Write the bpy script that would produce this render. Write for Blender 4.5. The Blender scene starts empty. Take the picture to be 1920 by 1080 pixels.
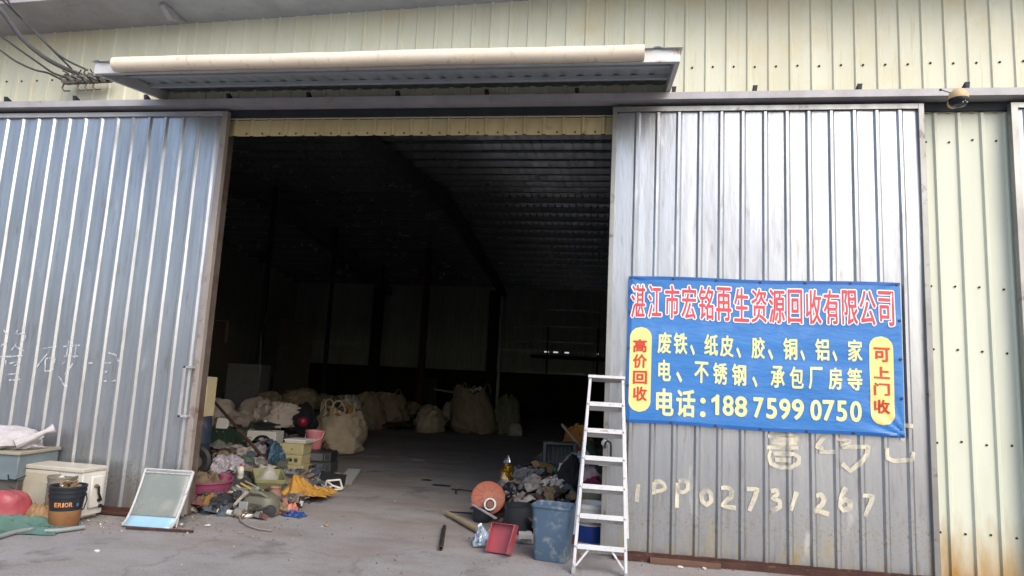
import bpy, bmesh, math, random
from mathutils import Vector, Matrix, noise, Euler

C = bpy.data.collections.new('yard')
S = bpy.context.scene
S.collection.children.link(C)
R = math.radians
rnd = random.Random(7)

# ------------------------------------------------------------------ camera
F_PX, CAM_H = 1240.0, 1.55
YAW, PITCH, ROLL = R(-8.48), R(7.73), R(2.82)

def cam_axes():
    cy, sy = math.cos(YAW), math.sin(YAW)
    f0, r0, up = Vector((sy, cy, 0)), Vector((cy, -sy, 0)), Vector((0, 0, 1))
    f = f0 * math.cos(PITCH) + up * math.sin(PITCH)
    u0 = up * math.cos(PITCH) - f0 * math.sin(PITCH)
    r = r0 * math.cos(ROLL) + u0 * math.sin(ROLL)
    u = u0 * math.cos(ROLL) - r0 * math.sin(ROLL)
    return r, u, f
AR, AU, AF = cam_axes()
cd = bpy.data.cameras.new('camera')
cam = bpy.data.objects.new('camera', cd)
S.collection.objects.link(cam)
cd.sensor_width = 36
cd.lens = 36 * F_PX / 1920
cd.clip_start, cd.clip_end = 0.05, 3000
cam.matrix_world = Matrix(((AR.x, AU.x, -AF.x, 0), (AR.y, AU.y, -AF.y, 0), (AR.z, AU.z, -AF.z, CAM_H), (0, 0, 0, 1)))
S.camera = cam

def ray(px, py):
    return AR * ((px - 960) / F_PX) - AU * ((py - 540) / F_PX) + AF
def G(px, py, z=0.0):                      # the point at height z seen at a photograph position
    d = ray(px, py)
    return Vector((0, 0, CAM_H)) + d * ((z - CAM_H) / d.z)
def A(px, py, Y):                          # the point at depth Y seen at a photograph position
    d = ray(px, py)
    return Vector((0, 0, CAM_H)) + d * (Y / d.y)
def M_(px, Y):                             # photograph pixels to metres near depth Y
    return px * Y * 1.02 / F_PX

# ------------------------------------------------------------------ light
SUN_EL, SUN_AZ = R(42), R(140)             # azimuth measured from +Y towards +X
w = bpy.data.worlds.new('World'); S.world = w; w.use_nodes = True
nt = w.node_tree
sky = nt.nodes.new('ShaderNodeTexSky'); sky.sky_type = 'NISHITA'; sky.sun_disc = False
sky.sun_elevation, sky.sun_rotation = SUN_EL, SUN_AZ
sky.air_density, sky.dust_density, sky.ozone_density = 1.0, 3.5, 1.3
bg = nt.nodes['Background']; bg.inputs[1].default_value = 0.14
nt.links.new(sky.outputs[0], bg.inputs[0])
ld = bpy.data.lights.new('sun', 'SUN'); ld.energy = 0.6; ld.angle = R(40); ld.color = (1.0, 0.95, 0.88)
sun = bpy.data.objects.new('sun', ld); S.collection.objects.link(sun)
sd = Vector((math.sin(SUN_AZ) * math.cos(SUN_EL), math.cos(SUN_AZ) * math.cos(SUN_EL), math.sin(SUN_EL)))
sun.rotation_euler = sd.to_track_quat('Z', 'Y').to_euler()
S.view_settings.view_transform = 'Standard'
S.view_settings.look = 'None'
S.view_settings.gamma = 1
S.view_settings.exposure = 1.12
S.render.engine = 'CYCLES'
S.cycles.use_denoising = True
S.cycles.max_bounces = 8

# ------------------------------------------------------------------ materials
def hexc(h):
    h = h.lstrip('#')
    out = []
    for i in (0, 2, 4):
        v = int(h[i:i + 2], 16) / 255
        out.append(v / 12.92 if v <= 0.04045 else ((v + 0.055) / 1.055) ** 2.4)
    return tuple(out) + (1,)
MATS = {}
def mat(key, c1, c2=None, scale=6, stretch=(1, 1, 1), rough=.6, metal=0, bump=0, bscale=40, bstretch=(1, 1, 1), spot=None, trans=0, contrast=.5, rvar=.12, spec=.4):
    """two-tone procedural surface; spot = (colour, scale, threshold, softness, stretch)"""
    if key in MATS: return MATS[key]
    m = bpy.data.materials.new(key); m.use_nodes = True
    n, l = m.node_tree.nodes, m.node_tree.links
    p = n['Principled BSDF']
    tc = n.new('ShaderNodeTexCoord')
    def noisef(sc, st, det=5):
        mp = n.new('ShaderNodeMapping'); mp.inputs['Scale'].default_value = st
        l.new(tc.outputs['Object'], mp.inputs[0])
        t = n.new('ShaderNodeTexNoise'); t.inputs['Scale'].default_value = sc; t.inputs['Detail'].default_value = det
        t.inputs['Roughness'].default_value = .6
        l.new(mp.outputs[0], t.inputs[0]); return t
    a = hexc(c1); b = hexc(c2) if c2 else tuple(x * .78 for x in a[:3]) + (1,)
    t = noisef(scale, stretch)
    r = n.new('ShaderNodeValToRGB')
    r.color_ramp.elements[0].position = .5 - contrast / 2; r.color_ramp.elements[1].position = .5 + contrast / 2
    r.color_ramp.elements[0].color = a; r.color_ramp.elements[1].color = b
    l.new(t.outputs[0], r.inputs[0]); col = r.outputs[0]
    if spot:
        sc_, ss, th, so = spot[:4]; st = spot[4] if len(spot) > 4 else (1, 1, 1)
        t2 = noisef(ss, st, 8)
        r2 = n.new('ShaderNodeValToRGB')
        r2.color_ramp.elements[0].position = th; r2.color_ramp.elements[1].position = th + so
        l.new(t2.outputs[0], r2.inputs[0])
        mx = n.new('ShaderNodeMixRGB'); mx.inputs[2].default_value = hexc(sc_)
        l.new(r2.outputs[0], mx.inputs[0]); l.new(col, mx.inputs[1]); col = mx.outputs[0]
    l.new(col, p.inputs['Base Color'])
    mr = n.new('ShaderNodeMapRange'); mr.inputs[3].default_value = max(.03, rough - rvar); mr.inputs[4].default_value = min(1, rough + rvar)
    l.new(t.outputs[0], mr.inputs[0]); l.new(mr.outputs[0], p.inputs['Roughness'])
    p.inputs['Metallic'].default_value = metal
    p.inputs['Specular IOR Level'].default_value = spec
    if bump:
        t3 = noisef(bscale, bstretch, 4)
        bp = n.new('ShaderNodeBump'); bp.inputs['Strength'].default_value = bump; bp.inputs['Distance'].default_value = .02
        l.new(t3.outputs[0], bp.inputs['Height']); l.new(bp.outputs[0], p.inputs['Normal'])
    if trans:
        p.inputs['Alpha'].default_value = 1 - trans
    MATS[key] = m; return m

def worn(key, c, amount=.5, scale=18):      # paint with holes worn through it
    if key in MATS: return MATS[key]
    m = mat(key, c, rough=.8)
    n, l = m.node_tree.nodes, m.node_tree.links
    t = n.new('ShaderNodeTexNoise'); t.inputs['Scale'].default_value = scale; t.inputs['Detail'].default_value = 6
    tc = n.new('ShaderNodeTexCoord'); l.new(tc.outputs['Object'], t.inputs[0])
    r = n.new('ShaderNodeValToRGB'); r.color_ramp.elements[0].position = amount - .14; r.color_ramp.elements[1].position = amount + .14
    r.color_ramp.elements[0].color = (0, 0, 0, 1); r.color_ramp.elements[1].color = (.82, .82, .82, 1)
    l.new(t.outputs[0], r.inputs[0]); l.new(r.outputs[0], n['Principled BSDF'].inputs['Alpha'])
    return m

def glass(key, col, rough=.1, alpha=.3, metal=0):
    if key in MATS: return MATS[key]
    m = mat(key, col, rough=rough, spec=.6, bump=.15, bscale=12)
    m.node_tree.nodes['Principled BSDF'].inputs['Alpha'].default_value = alpha
    return m

# ------------------------------------------------------------------ mesh builder
class MB:
    def __init__(s): s.v, s.f, s.m = [], [], []
    def add(s, vs, fs, mi=0, T=None):
        o = len(s.v)
        s.v += [tuple(T @ Vector(v)) if T else tuple(v) for v in vs]
        s.f += [tuple(i + o for i in f) for f in fs]; s.m += [mi] * len(fs)
        return s
    def box(s, c, d, rot=None, mi=0):
        x, y, z = d[0] / 2, d[1] / 2, d[2] / 2
        vs = [Vector(q) for q in ((-x, -y, -z), (x, -y, -z), (x, y, -z), (-x, y, -z), (-x, -y, z), (x, -y, z), (x, y, z), (-x, y, z))]
        if rot is not None:
            if not isinstance(rot, Matrix): rot = Euler(rot).to_matrix()
            vs = [rot @ q for q in vs]
        c = Vector(c)
        return s.add([q + c for q in vs], [(0, 3, 2, 1), (4, 5, 6, 7), (0, 1, 5, 4), (1, 2, 6, 5), (2, 3, 7, 6), (3, 0, 4, 7)], mi)
    def b2(s, a, b, mi=0):                   # box from corner to corner
        a, b = Vector(a), Vector(b)
        return s.box((a + b) / 2, [abs(q) for q in (b - a)], None, mi)
    def tube(s, pts, r, n=8, mi=0, caps=True):
        pts = [Vector(p) for p in pts]; k = len(pts)
        rs = r if isinstance(r, (list, tuple)) else [r] * k
        ref = None; o = len(s.v); vs = []
        for i, p in enumerate(pts):
            t = (pts[min(i + 1, k - 1)] - pts[max(i - 1, 0)]).normalized()
            if ref is None: ref = t.orthogonal().normalized()
            ref = (ref - t * ref.dot(t)); ref = ref.normalized() if ref.length > 1e-6 else t.orthogonal().normalized()
            bi = t.cross(ref)
            for j in range(n):
                a = 2 * math.pi * j / n
                vs.append(p + (ref * math.cos(a) + bi * math.sin(a)) * rs[i])
        fs = [(i * n + j, i * n + (j + 1) % n, (i + 1) * n + (j + 1) % n, (i + 1) * n + j) for i in range(k - 1) for j in range(n)]
        if caps: fs += [tuple(reversed(range(n))), tuple(range((k - 1) * n, k * n))]
        return s.add(vs, fs, mi)
    def lathe(s, prof, n=24, T=None, mi=0, cap0=False, cap1=False, wob=None):
        vs, fs = [], []
        for i, (r, z) in enumerate(prof):
            for j in range(n):
                a = 2 * math.pi * j / n
                k = wob(a, z) if wob else 1
                vs.append((r * k * math.cos(a), r * k * math.sin(a), z))
        for i in range(len(prof) - 1):
            for j in range(n):
                fs.append((i * n + j, i * n + (j + 1) % n, (i + 1) * n + (j + 1) % n, (i + 1) * n + j))
        if cap0: fs.append(tuple(reversed(range(n))))
        if cap1: fs.append(tuple(range((len(prof) - 1) * n, len(prof) * n)))
        return s.add(vs, fs, mi, T)
    def rloops(s, loops, T=None, mi=0, n=5, cap0=False, cap1=False):   # (w, d, r, z) rounded rectangles stacked
        vs, fs = [], []; k = 4 * n
        for (wd, d, r, z) in loops:
            for q, (sx, sy) in enumerate(((1, 1), (-1, 1), (-1, -1), (1, -1))):
                for j in range(n):
                    a = q * math.pi / 2 + j / (n - 1) * math.pi / 2
                    vs.append((sx * (wd / 2 - r) + r * math.cos(a), sy * (d / 2 - r) + r * math.sin(a), z))
        for i in range(len(loops) - 1):
            for j in range(k): fs.append((i * k + j, i * k + (j + 1) % k, (i + 1) * k + (j + 1) % k, (i + 1) * k + j))
        if cap0: fs.append(tuple(reversed(range(k))))
        if cap1: fs.append(tuple(range((len(loops) - 1) * k, len(loops) * k)))
        return s.add(vs, fs, mi, T)
    def grid(s, fn, nu, nv, mi=0):
        vs = [fn(i / nu, j / nv) for j in range(nv + 1) for i in range(nu + 1)]
        fs = [(j * (nu + 1) + i, j * (nu + 1) + i + 1, (j + 1) * (nu + 1) + i + 1, (j + 1) * (nu + 1) + i) for j in range(nv) for i in range(nu)]
        return s.add(vs, fs, mi)
    def build(s, name, mats, parent=None, loc=None, rot=None, smooth=True, bev=0, solid=0, sub=0):
        me = bpy.data.meshes.new(name); me.from_pydata(s.v, [], s.f)
        for m in (mats if isinstance(mats, (list, tuple)) else [mats]): me.materials.append(m)
        me.polygons.foreach_set('material_index', s.m)
        if smooth:
            me.polygons.foreach_set('use_smooth', [True] * len(me.polygons)); me.set_sharp_from_angle(angle=R(38))
        me.update()
        o = bpy.data.objects.new(name, me); C.objects.link(o)
        if parent: o.parent = parent
        if loc is not None: o.location = loc
        if rot is not None: o.rotation_euler = rot
        if solid:
            d = o.modifiers.new('thickness', 'SOLIDIFY'); d.thickness = solid; d.offset = 0
        if bev:
            d = o.modifiers.new('edge', 'BEVEL'); d.width = bev; d.segments = 2; d.limit_method = 'ANGLE'; d.angle_limit = R(50)
        if sub:
            d = o.modifiers.new('smooth', 'SUBSURF'); d.levels = d.render_levels = sub
        return o

def tag(o, label, cat, group=None, kind=None):
    if label: o['label'] = label
    if cat: o['category'] = cat
    if group: o['group'] = group
    if kind: o['kind'] = kind
    return o
def thing(name, label, cat, loc=(0, 0, 0), rot=(0, 0, 0), group=None):
    o = bpy.data.objects.new(name, None); C.objects.link(o); o.empty_display_size = .2
    o.location = loc; o.rotation_euler = rot
    return tag(o, label, cat, group)

# ------------------------------------------------------------------ glyph outlines (built-in font)
GLY = {}
def load_glyphs(items):
    obs = []
    for ch, off in items:
        cu = bpy.data.curves.new('glyph', 'FONT'); cu.body = ch; cu.offset = off; cu.size = 1; cu.resolution_u = 4
        o = bpy.data.objects.new('glyph', cu); C.objects.link(o); obs.append((ch, off, o))
    bpy.context.view_layer.update()
    dg = bpy.context.evaluated_depsgraph_get()
    for ch, off, o in obs:
        me = o.evaluated_get(dg).to_mesh()
        GLY[(ch, off)] = ([tuple(v.co) for v in me.vertices], [tuple(p.vertices) for p in me.polygons])
        o.evaluated_get(dg).to_mesh_clear()
    for ch, off, o in obs:
        cu = o.data; bpy.data.objects.remove(o); bpy.data.curves.remove(cu)
def glyph_in(mb, ch, box, put, grow=.0, k=0, mi=0):
    """fit a glyph's ink into box=(u0,u1,v0,v1); grow thickens its strokes by stacking k shifted copies, each a hair in front"""
    vs, fs = GLY[(ch, 0)]
    x0, x1 = min(v[0] for v in vs), max(v[0] for v in vs); y0, y1 = min(v[1] for v in vs), max(v[1] for v in vs)
    u0, u1, v0, v1 = box
    for q in range(max(1, k)):
        a = 2 * math.pi * q / max(1, k); du, dv = (grow * math.cos(a), grow * math.sin(a)) if k else (0, 0)
        mb.add([put(u0 + (v[0] - x0) / (x1 - x0) * (u1 - u0) + du, v0 + (v[1] - y0) / max(1e-6, y1 - y0) * (v1 - v0) + dv, q * .00006) for v in vs], fs, mi)
GLY_ONE = ([(.30, 0, 0), (.42, 0, 0), (.42, .72, 0), (.33, .72, 0), (.30, .66, 0), (.12, .55, 0), (.12, .45, 0), (.30, .54, 0)], [(0, 1, 2, 3, 4, 7), (4, 5, 6, 7)])
T1 = '湛江市宏铭再生资源回收有限公司'
BODY = '废铁、纸皮胶铜铝家电不锈钢承包厂房等话:1887590高价回收可上门'
load_glyphs(sorted((c, 0) for c in set(T1 + BODY + 'ERIOGL')))
GLY[('1', 0)] = GLY_ONE

# ------------------------------------------------------------------ palette
galv = mat('galvanised_sheet', 'babdc1', '9a9da2', scale=2.4, stretch=(5, 5, .35), rough=.36, metal=.88, bump=.16, bscale=5, bstretch=(3, 3, .5), spot=('8a8478', 6, .56, .26, (3, 3, .5)), rvar=.16)
def grime(m, sets):                        # further irregular layers of wear: (colour, scale, stretch, threshold, softness, z of the densest part, spread, roughness)
    n, l = m.node_tree.nodes, m.node_tree.links; p = n['Principled BSDF']
    col = p.inputs['Base Color'].links[0].from_socket; ro = p.inputs['Roughness'].links[0].from_socket; me_ = None
    tc = n.new('ShaderNodeTexCoord'); sp = n.new('ShaderNodeSeparateXYZ'); l.new(tc.outputs['Object'], sp.inputs[0])
    for (cc, sc, st, th, so, zc, zs, rg) in sets:
        mp = n.new('ShaderNodeMapping'); mp.inputs['Scale'].default_value = st; l.new(tc.outputs['Object'], mp.inputs[0])
        t = n.new('ShaderNodeTexNoise'); t.inputs['Scale'].default_value = sc; t.inputs['Detail'].default_value = 9; t.inputs['Roughness'].default_value = .7; l.new(mp.outputs[0], t.inputs[0])
        src = t.outputs[0]
        if zs:
            d = n.new('ShaderNodeMath'); d.operation = 'SUBTRACT'; l.new(sp.outputs[2], d.inputs[0]); d.inputs[1].default_value = zc
            ab = n.new('ShaderNodeMath'); ab.operation = 'ABSOLUTE'; l.new(d.outputs[0], ab.inputs[0])
            k = n.new('ShaderNodeMath'); k.operation = 'MULTIPLY_ADD'; l.new(ab.outputs[0], k.inputs[0]); k.inputs[1].default_value = -.25 / zs; l.new(src, k.inputs[2]); src = k.outputs[0]
        r = n.new('ShaderNodeValToRGB'); r.color_ramp.elements[0].position = th; r.color_ramp.elements[1].position = th + so; l.new(src, r.inputs[0])
        mx = n.new('ShaderNodeMixRGB'); mx.inputs[2].default_value = hexc(cc); l.new(r.outputs[0], mx.inputs[0]); l.new(col, mx.inputs[1]); col = mx.outputs[0]
        mr = n.new('ShaderNodeMixRGB'); mr.inputs[2].default_value = (rg, rg, rg, 1); l.new(r.outputs[0], mr.inputs[0]); l.new(ro, mr.inputs[1]); ro = mr.outputs[0]
    l.new(col, p.inputs['Base Color']); l.new(ro, p.inputs['Roughness'])
grime(galv, [('8e8876', 26, (1, 1, 1), .48, .14, .35, .7, .6), ('9b8f6c', 3, (2, 2, .8), .44, .25, .1, .6, .6), ('6f5a44', 9, (4, 4, .25), .63, .14, 2, 0, .7), ('dcdcda', 2.2, (2, 2, .5), .60, .2, 2, 0, .5)])
cream = mat('cream_painted_sheet', 'd0d1bd', 'c3c3ae', scale=2, stretch=(2, 2, .3), rough=.5, bump=.04, bscale=4, spot=('a79f80', 5, .60, .25, (5, 5, .3)))
grime(cream, [('8f8462', 14, (6, 6, .22), .62, .16, 4.6, 0, .7), ('c9c0a0', 1.3, (1, 1, 1), .5, .2, 5, 0, .6)])
cream_shaded = mat('cream_lintel_shaded', 'bfb38a', 'ac9f78', scale=3, stretch=(2, 2, .4), rough=.5, spot=('8d7f58', 8, .62, .2))  # yellower sheet, its colour also darkened to stand for the awning's shade
steel = mat('weathered_steel', 'aaa9ac', '929194', scale=4, rough=.5, metal=.1, bump=.1, spot=('6b5a50', 7, .64, .15))
steel_rust = mat('rusting_steel_frame', '7b726c', '5e5048', scale=5, rough=.6, metal=.4, bump=.15, spot=('5a3a2a', 4, .50, .2))
galv_frame = mat('galvanised_frame', '9fa19f', '83827e', scale=6, stretch=(1, 1, .4), rough=.42, metal=.7, spot=('55483e', 8, .60, .12))
rust = mat('red_rust_steel', '4c3028', '38231d', scale=8, rough=.85, bump=.3, spot=('7a5a4a', 12, .58, .2))
dark_in = mat('dusty_interior_sheet', 'bcc2b5', 'a6ad9f', scale=2, stretch=(2, 2, .3), rough=.8)
roof_in = mat('roof_underside', 'c2c6c8', 'a9adaf', scale=3, rough=.24, metal=.75)
roof_out = mat('roof_red_sheet', '8a5a4c', '6f463b', scale=3, rough=.7)
dado_m = mat('dark_brick_base', '3a312d', '2a2422', scale=5, rough=.9, bump=.2)
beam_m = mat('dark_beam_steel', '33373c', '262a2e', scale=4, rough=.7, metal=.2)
rafter_m = mat('rafter_steel', '7a7f83', '686d71', scale=4, rough=.6, metal=.3)
black = mat('black_rubber', '1c1c1e', '141415', scale=10, rough=.55)
screw_m = mat('dark_screw', '2a2622', rough=.7)
white_al = mat('white_aluminium', 'bfbfbf', 'a9aaab', scale=12, rough=.35, metal=.25, spot=('7d7a74', 26, .60, .10))

# ------------------------------------------------------------------ ground
gm = bpy.data.materials.new('dusty_concrete'); gm.use_nodes = True
n, l = gm.node_tree.nodes, gm.node_tree.links
p = n['Principled BSDF']; tc = n.new('ShaderNodeTexCoord')
def gn(sc, det=6, st=(1, 1, 1), rot=0):
    mp = n.new('ShaderNodeMapping'); mp.inputs['Scale'].default_value = st; mp.inputs['Rotation'].default_value = (0, 0, rot); l.new(tc.outputs['Object'], mp.inputs[0])
    t = n.new('ShaderNodeTexNoise'); t.inputs['Scale'].default_value = sc; t.inputs['Detail'].default_value = det; t.inputs['Roughness'].default_value = .65
    l.new(mp.outputs[0], t.inputs[0]); return t.outputs[0]
def ramp(src, stops):
    r = n.new('ShaderNodeValToRGB'); e = r.color_ramp.elements
    while len(e) < len(stops): e.new(.5)
    for q, (pos, cc) in zip(e, stops): q.position = pos; q.color = hexc(cc)
    l.new(src, r.inputs[0]); return r.outputs[0]
def mixc(f, a, b, mode='MIX', fac=None):
    m = n.new('ShaderNodeMixRGB'); m.blend_type = mode
    if f is None: m.inputs[0].default_value = fac
    else: l.new(f, m.inputs[0])
    for i, q in ((1, a), (2, b)):
        if isinstance(q, str): m.inputs[i].default_value = hexc(q)
        else: l.new(q, m.inputs[i])
    return m.outputs[0]
base = ramp(gn(.8), [(.3, '878586'), (.52, '939191'), (.72, '827d7b')])
brown = ramp(gn(.45, 5, (1, 2.2, 1), .3), [(.46, '000000'), (.66, 'ffffff')])
col = mixc(brown, base, '877d77')
smear = ramp(gn(1.7, 7, (.7, 1.3, 1), .25), [(.48, '000000'), (.70, 'b8b8b8')])
col = mixc(smear, col, '6d6661')
oil = ramp(gn(1.5, 4), [(.58, '000000'), (.70, 'd0d0d0')])
col = mixc(oil, col, '524d4a')
vo = n.new('ShaderNodeTexVoronoi'); vo.feature = 'DISTANCE_TO_EDGE'; vo.inputs['Scale'].default_value = .42
mpv = n.new('ShaderNodeMapping'); l.new(tc.outputs['Object'], mpv.inputs[0])
wv = n.new('ShaderNodeMixRGB'); wv.blend_type = 'ADD'; wv.inputs[0].default_value = .35
tn = n.new('ShaderNodeTexNoise'); tn.inputs['Scale'].default_value = 2.5; tn.inputs['Detail'].default_value = 6; l.new(tc.outputs['Object'], tn.inputs[0])
l.new(mpv.outputs[0], wv.inputs[1]); l.new(tn.outputs['Color'], wv.inputs[2]); l.new(wv.outputs[0], vo.inputs['Vector'])
crk = ramp(vo.outputs['Distance'], [(.0, 'a0a0a0'), (.006, '000000')])
col = mixc(crk, col, '5f5853')
sand = ramp(gn(.9, 7), [(.50, '000000'), (.66, 'a8a8a8')])
col = mixc(sand, col, '9e9893')
spk = ramp(gn(28, 5), [(.60, '000000'), (.72, '909090')])
col = mixc(spk, col, '6a625c')
fine = ramp(gn(60, 3), [(.3, '8c8c8c'), (.7, 'ffffff')])
col = mixc(None, col, fine, 'MULTIPLY', .35)
l.new(col, p.inputs['Base Color']); p.inputs['Roughness'].default_value = .82; p.inputs['Specular IOR Level'].default_value = .3
ad = n.new('ShaderNodeMath'); ad.operation = 'ADD'; l.new(gn(3, 8), ad.inputs[0]); l.new(gn(45, 4), ad.inputs[1])
bp = n.new('ShaderNodeBump'); bp.inputs['Strength'].default_value = .35; bp.inputs['Distance'].default_value = .02
l.new(ad.outputs[0], bp.inputs['Height']); l.new(bp.outputs[0], p.inputs['Normal'])
def ground_pt(u, v):
    x, y = -14 + 24 * u, -2 + 30 * v
    k = 1 if (abs(u - .5) < .499 and abs(v - .5) < .499) else 0
    return (x, y, k * (.012 * noise.noise(Vector((x * .7, y * .7, 3))) - .004))
g = MB()
g.grid(ground_pt, 96, 110)
far = 400
for (x0, y0, x1, y1) in ((-far, -far, far, -2), (-far, 28, far, far), (-far, -2, -14, 28), (10, -2, far, 28)):
    g.add([(x0, y0, 0), (x1, y0, 0), (x1, y1, 0), (x0, y1, 0)], [(0, 1, 2, 3)])
tag(g.build('ground', gm), 'dusty grey brown concrete yard running into the warehouse', 'ground', kind='structure')

# ------------------------------------------------------------------ corrugated sheets
def ribs_profile(x0, x1, first, pitch, base, top, h, jit=0, seed=0, tilt=0):
    """(x, rise) pairs of a trapezoid-ribbed sheet"""
    rr = random.Random(seed); out = [(x0, 0)]
    k = math.ceil((x0 - first) / pitch); 
    while True:
        c = first + k * pitch + rr.uniform(-jit, jit)
        if c + base / 2 >= x1: break
        if c - base / 2 > x0: out += [(c - base / 2, rr.uniform(-tilt, tilt)), (c - top / 2, h), (c + top / 2, h), (c + base / 2, rr.uniform(-tilt, tilt))]
        k += 1
    out.append((x1, 0)); return out
def rise(prof, x):
    for (a, ha), (b, hb) in zip(prof, prof[1:]):
        if a <= x <= b: return ha + (hb - ha) * (x - a) / max(1e-9, b - a)
    return 0
def sheet(mb, prof, y, z0, z1, nz=1, amp=0, mi=0, seed=0, extra=None, dy=-1):
    """ribs rise towards -Y by default"""
    vs, fs = [], []; k = len(prof)
    for j in range(nz + 1):
        z = z0 + (z1 - z0) * j / nz
        for (x, h) in prof:
            d = amp * noise.noise(Vector((x * 1.3 + seed, z * .8, seed)))
            e = extra(x, z) if extra else 0
            vs.append((x, y + dy * h + d + e, z))
    for j in range(nz):
        for i in range(k - 1): fs.append((j * k + i, j * k + i + 1, (j + 1) * k + i + 1, (j + 1) * k + i))
    mb.add(vs, fs, mi)

WALL_Y, DOOR_Y, BACK_Y = 6.42, 6.335, 28.0
OPEN_L, OPEN_R, EAVE_Z = -4.20, .06, 6.1
wh = thing('warehouse', 'cream corrugated steel warehouse with a wide dark open doorway', 'warehouse')
wp = ribs_profile(-14, 10, .09, .2, .045, .022, .016)
u_ = MB(); sheet(u_, wp, WALL_Y, 4.20, EAVE_Z, 6, .004)
for z in (4.70,):                                         # rows of fixing screws
    k = -13.8
    while k < 9.8:
        u_.lathe([(.011, 0), (.011, .006), (.006, .009)], 8, Matrix.Translation((k + .06 + .09 - .0, WALL_Y - .002, z + rnd.uniform(-.006, .006))) @ Matrix.Rotation(R(90), 4, 'X'), 1, cap1=True); k += .2
u_.build('upper_wall', [cream, screw_m], wh)
lp = ribs_profile(OPEN_L, OPEN_R, .09, .2, .05, .02, .022)
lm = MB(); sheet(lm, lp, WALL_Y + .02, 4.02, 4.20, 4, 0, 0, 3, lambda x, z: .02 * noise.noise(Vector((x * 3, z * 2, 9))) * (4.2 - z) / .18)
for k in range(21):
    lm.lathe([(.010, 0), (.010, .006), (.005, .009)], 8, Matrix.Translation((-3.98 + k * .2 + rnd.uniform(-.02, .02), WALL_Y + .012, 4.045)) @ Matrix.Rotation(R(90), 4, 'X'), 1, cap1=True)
lm.build('lintel_strip', [cream_shaded, screw_m], wh)

# stained pier between the doors, wall behind the left door
pier = mat('cream_pier_sheet', 'ccd0c0', 'bec2b0', scale=2, stretch=(2, 2, .3), rough=.5, bump=.04, bscale=4)
pn, pl = pier.node_tree.nodes, pier.node_tree.links
pb = pn['Principled BSDF']; src = pb.inputs['Base Color'].links[0].from_socket
ptc = pn.new('ShaderNodeTexCoord'); sx = pn.new('ShaderNodeSeparateXYZ'); pl.new(ptc.outputs['Object'], sx.inputs[0])
pmp = pn.new('ShaderNodeMapping'); pmp.inputs['Scale'].default_value = (3, 3, .8); pl.new(ptc.outputs['Object'], pmp.inputs[0])
pno = pn.new('ShaderNodeTexNoise'); pno.inputs['Scale'].default_value = 2.5; pno.inputs['Detail'].default_value = 7; pl.new(pmp.outputs[0], pno.inputs[0])
ma = pn.new('ShaderNodeMath'); ma.operation = 'MULTIPLY_ADD'; ma.inputs[1].default_value = 1.1; pl.new(pno.outputs[0], ma.inputs[0]); 
neg = pn.new('ShaderNodeMath'); neg.operation = 'MULTIPLY'; neg.inputs[1].default_value = -1.0; pl.new(sx.outputs[2], neg.inputs[0]); pl.new(neg.outputs[0], ma.inputs[2])
prp = pn.new('ShaderNodeValToRGB'); prp.color_ramp.elements[0].position = .0; prp.color_ramp.elements[1].position = .62
pl.new(ma.outputs[0], prp.inputs[0])
pmx = pn.new('ShaderNodeMixRGB'); pmx.inputs[2].default_value = hexc('a07a3c'); pl.new(prp.outputs[0], pmx.inputs[0]); pl.new(src, pmx.inputs[1]); pl.new(pmx.outputs[0], pb.inputs['Base Color'])
q = MB(); sheet(q, ribs_profile(OPEN_R, 10, 2.97, .2, .05, .024, .022), WALL_Y, 0.0, 4.20, 6, .003)
for z, off in ((3.93, 0), (2.55, .1), (1.98, 0), (1.18, 0), (.42, 0)):
    for k in range(35):
        q.lathe([(.010, 0), (.010, .006), (.005, .009)], 8, Matrix.Translation((.6 + .085 + k * .2, WALL_Y - .002, z + rnd.uniform(-.012, .012))) @ Matrix.Rotation(R(90), 4, 'X'), 1, cap1=True)
q.build('side_wall_panel', [pier, screw_m], wh)
q = MB(); sheet(q, ribs_profile(-14, OPEN_L, .09, .2, .045, .022, .016), WALL_Y, 0, 4.20, 1)
q.build('side_wall_panel', cream, wh)
# door jambs of the opening
q = MB(); q.b2((OPEN_L - .06, WALL_Y + .03, 0), (OPEN_L + .0, WALL_Y + .15, 4.2)); q.build('door_jamb', steel_rust, wh)
q = MB(); q.b2((OPEN_R - .02, WALL_Y + .03, 0), (OPEN_R + .08, WALL_Y + .15, 4.2)); q.build('door_jamb', galv_frame, wh)
q = MB(); q.b2((OPEN_L, WALL_Y + .05, 4.06), (OPEN_R, WALL_Y + .13, 4.22)); q.build('lintel_beam', beam_m, wh)

# interior shell
LX, RX, RIDGE_Y, RIDGE_Z, BACK_Z = -14.0, 10.0, 17.0, 6.6, 5.35
q = MB(); q.b2((LX - .1, WALL_Y + .03, 0), (LX, BACK_Y, 6.4)); q.build('side_wall', dark_in, wh)
q = MB(); q.b2((RX, WALL_Y + .03, 0), (RX + .1, BACK_Y, 6.4)); q.build('side_wall', dark_in, wh)
q = MB(); q.b2((LX, BACK_Y - .10, 0), (RX, BACK_Y + .1, 1.78)); q.build('back_wall_base', dado_m, wh)
bw = MB(); bprof = ribs_profile(LX, RX, 0, .2, .06, .03, .03)
sheet(bw, bprof, BACK_Y, 1.78, 2.68, 1); sheet(bw, bprof, BACK_Y, 2.74, BACK_Z + .3, 1)
slots = [(-2.66, -2.48), (-2.28, -2.08), (-1.80, -1.62), (-.46, -.38)]
xs = [LX] + [v for sl in slots for v in sl] + [RX]
for i in range(0, len(xs), 2): bw.b2((xs[i], BACK_Y - .002, 2.68), (xs[i + 1], BACK_Y + .03, 2.74))
bw.build('back_wall', dark_in, wh)
for z in (1.80, 3.10, 3.75, 4.45):
    q = MB(); q.b2((-4.1, BACK_Y - .12, z), (RX, BACK_Y - .05, z + .06)); q.build('wall_girt', galv_frame, wh)
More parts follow.
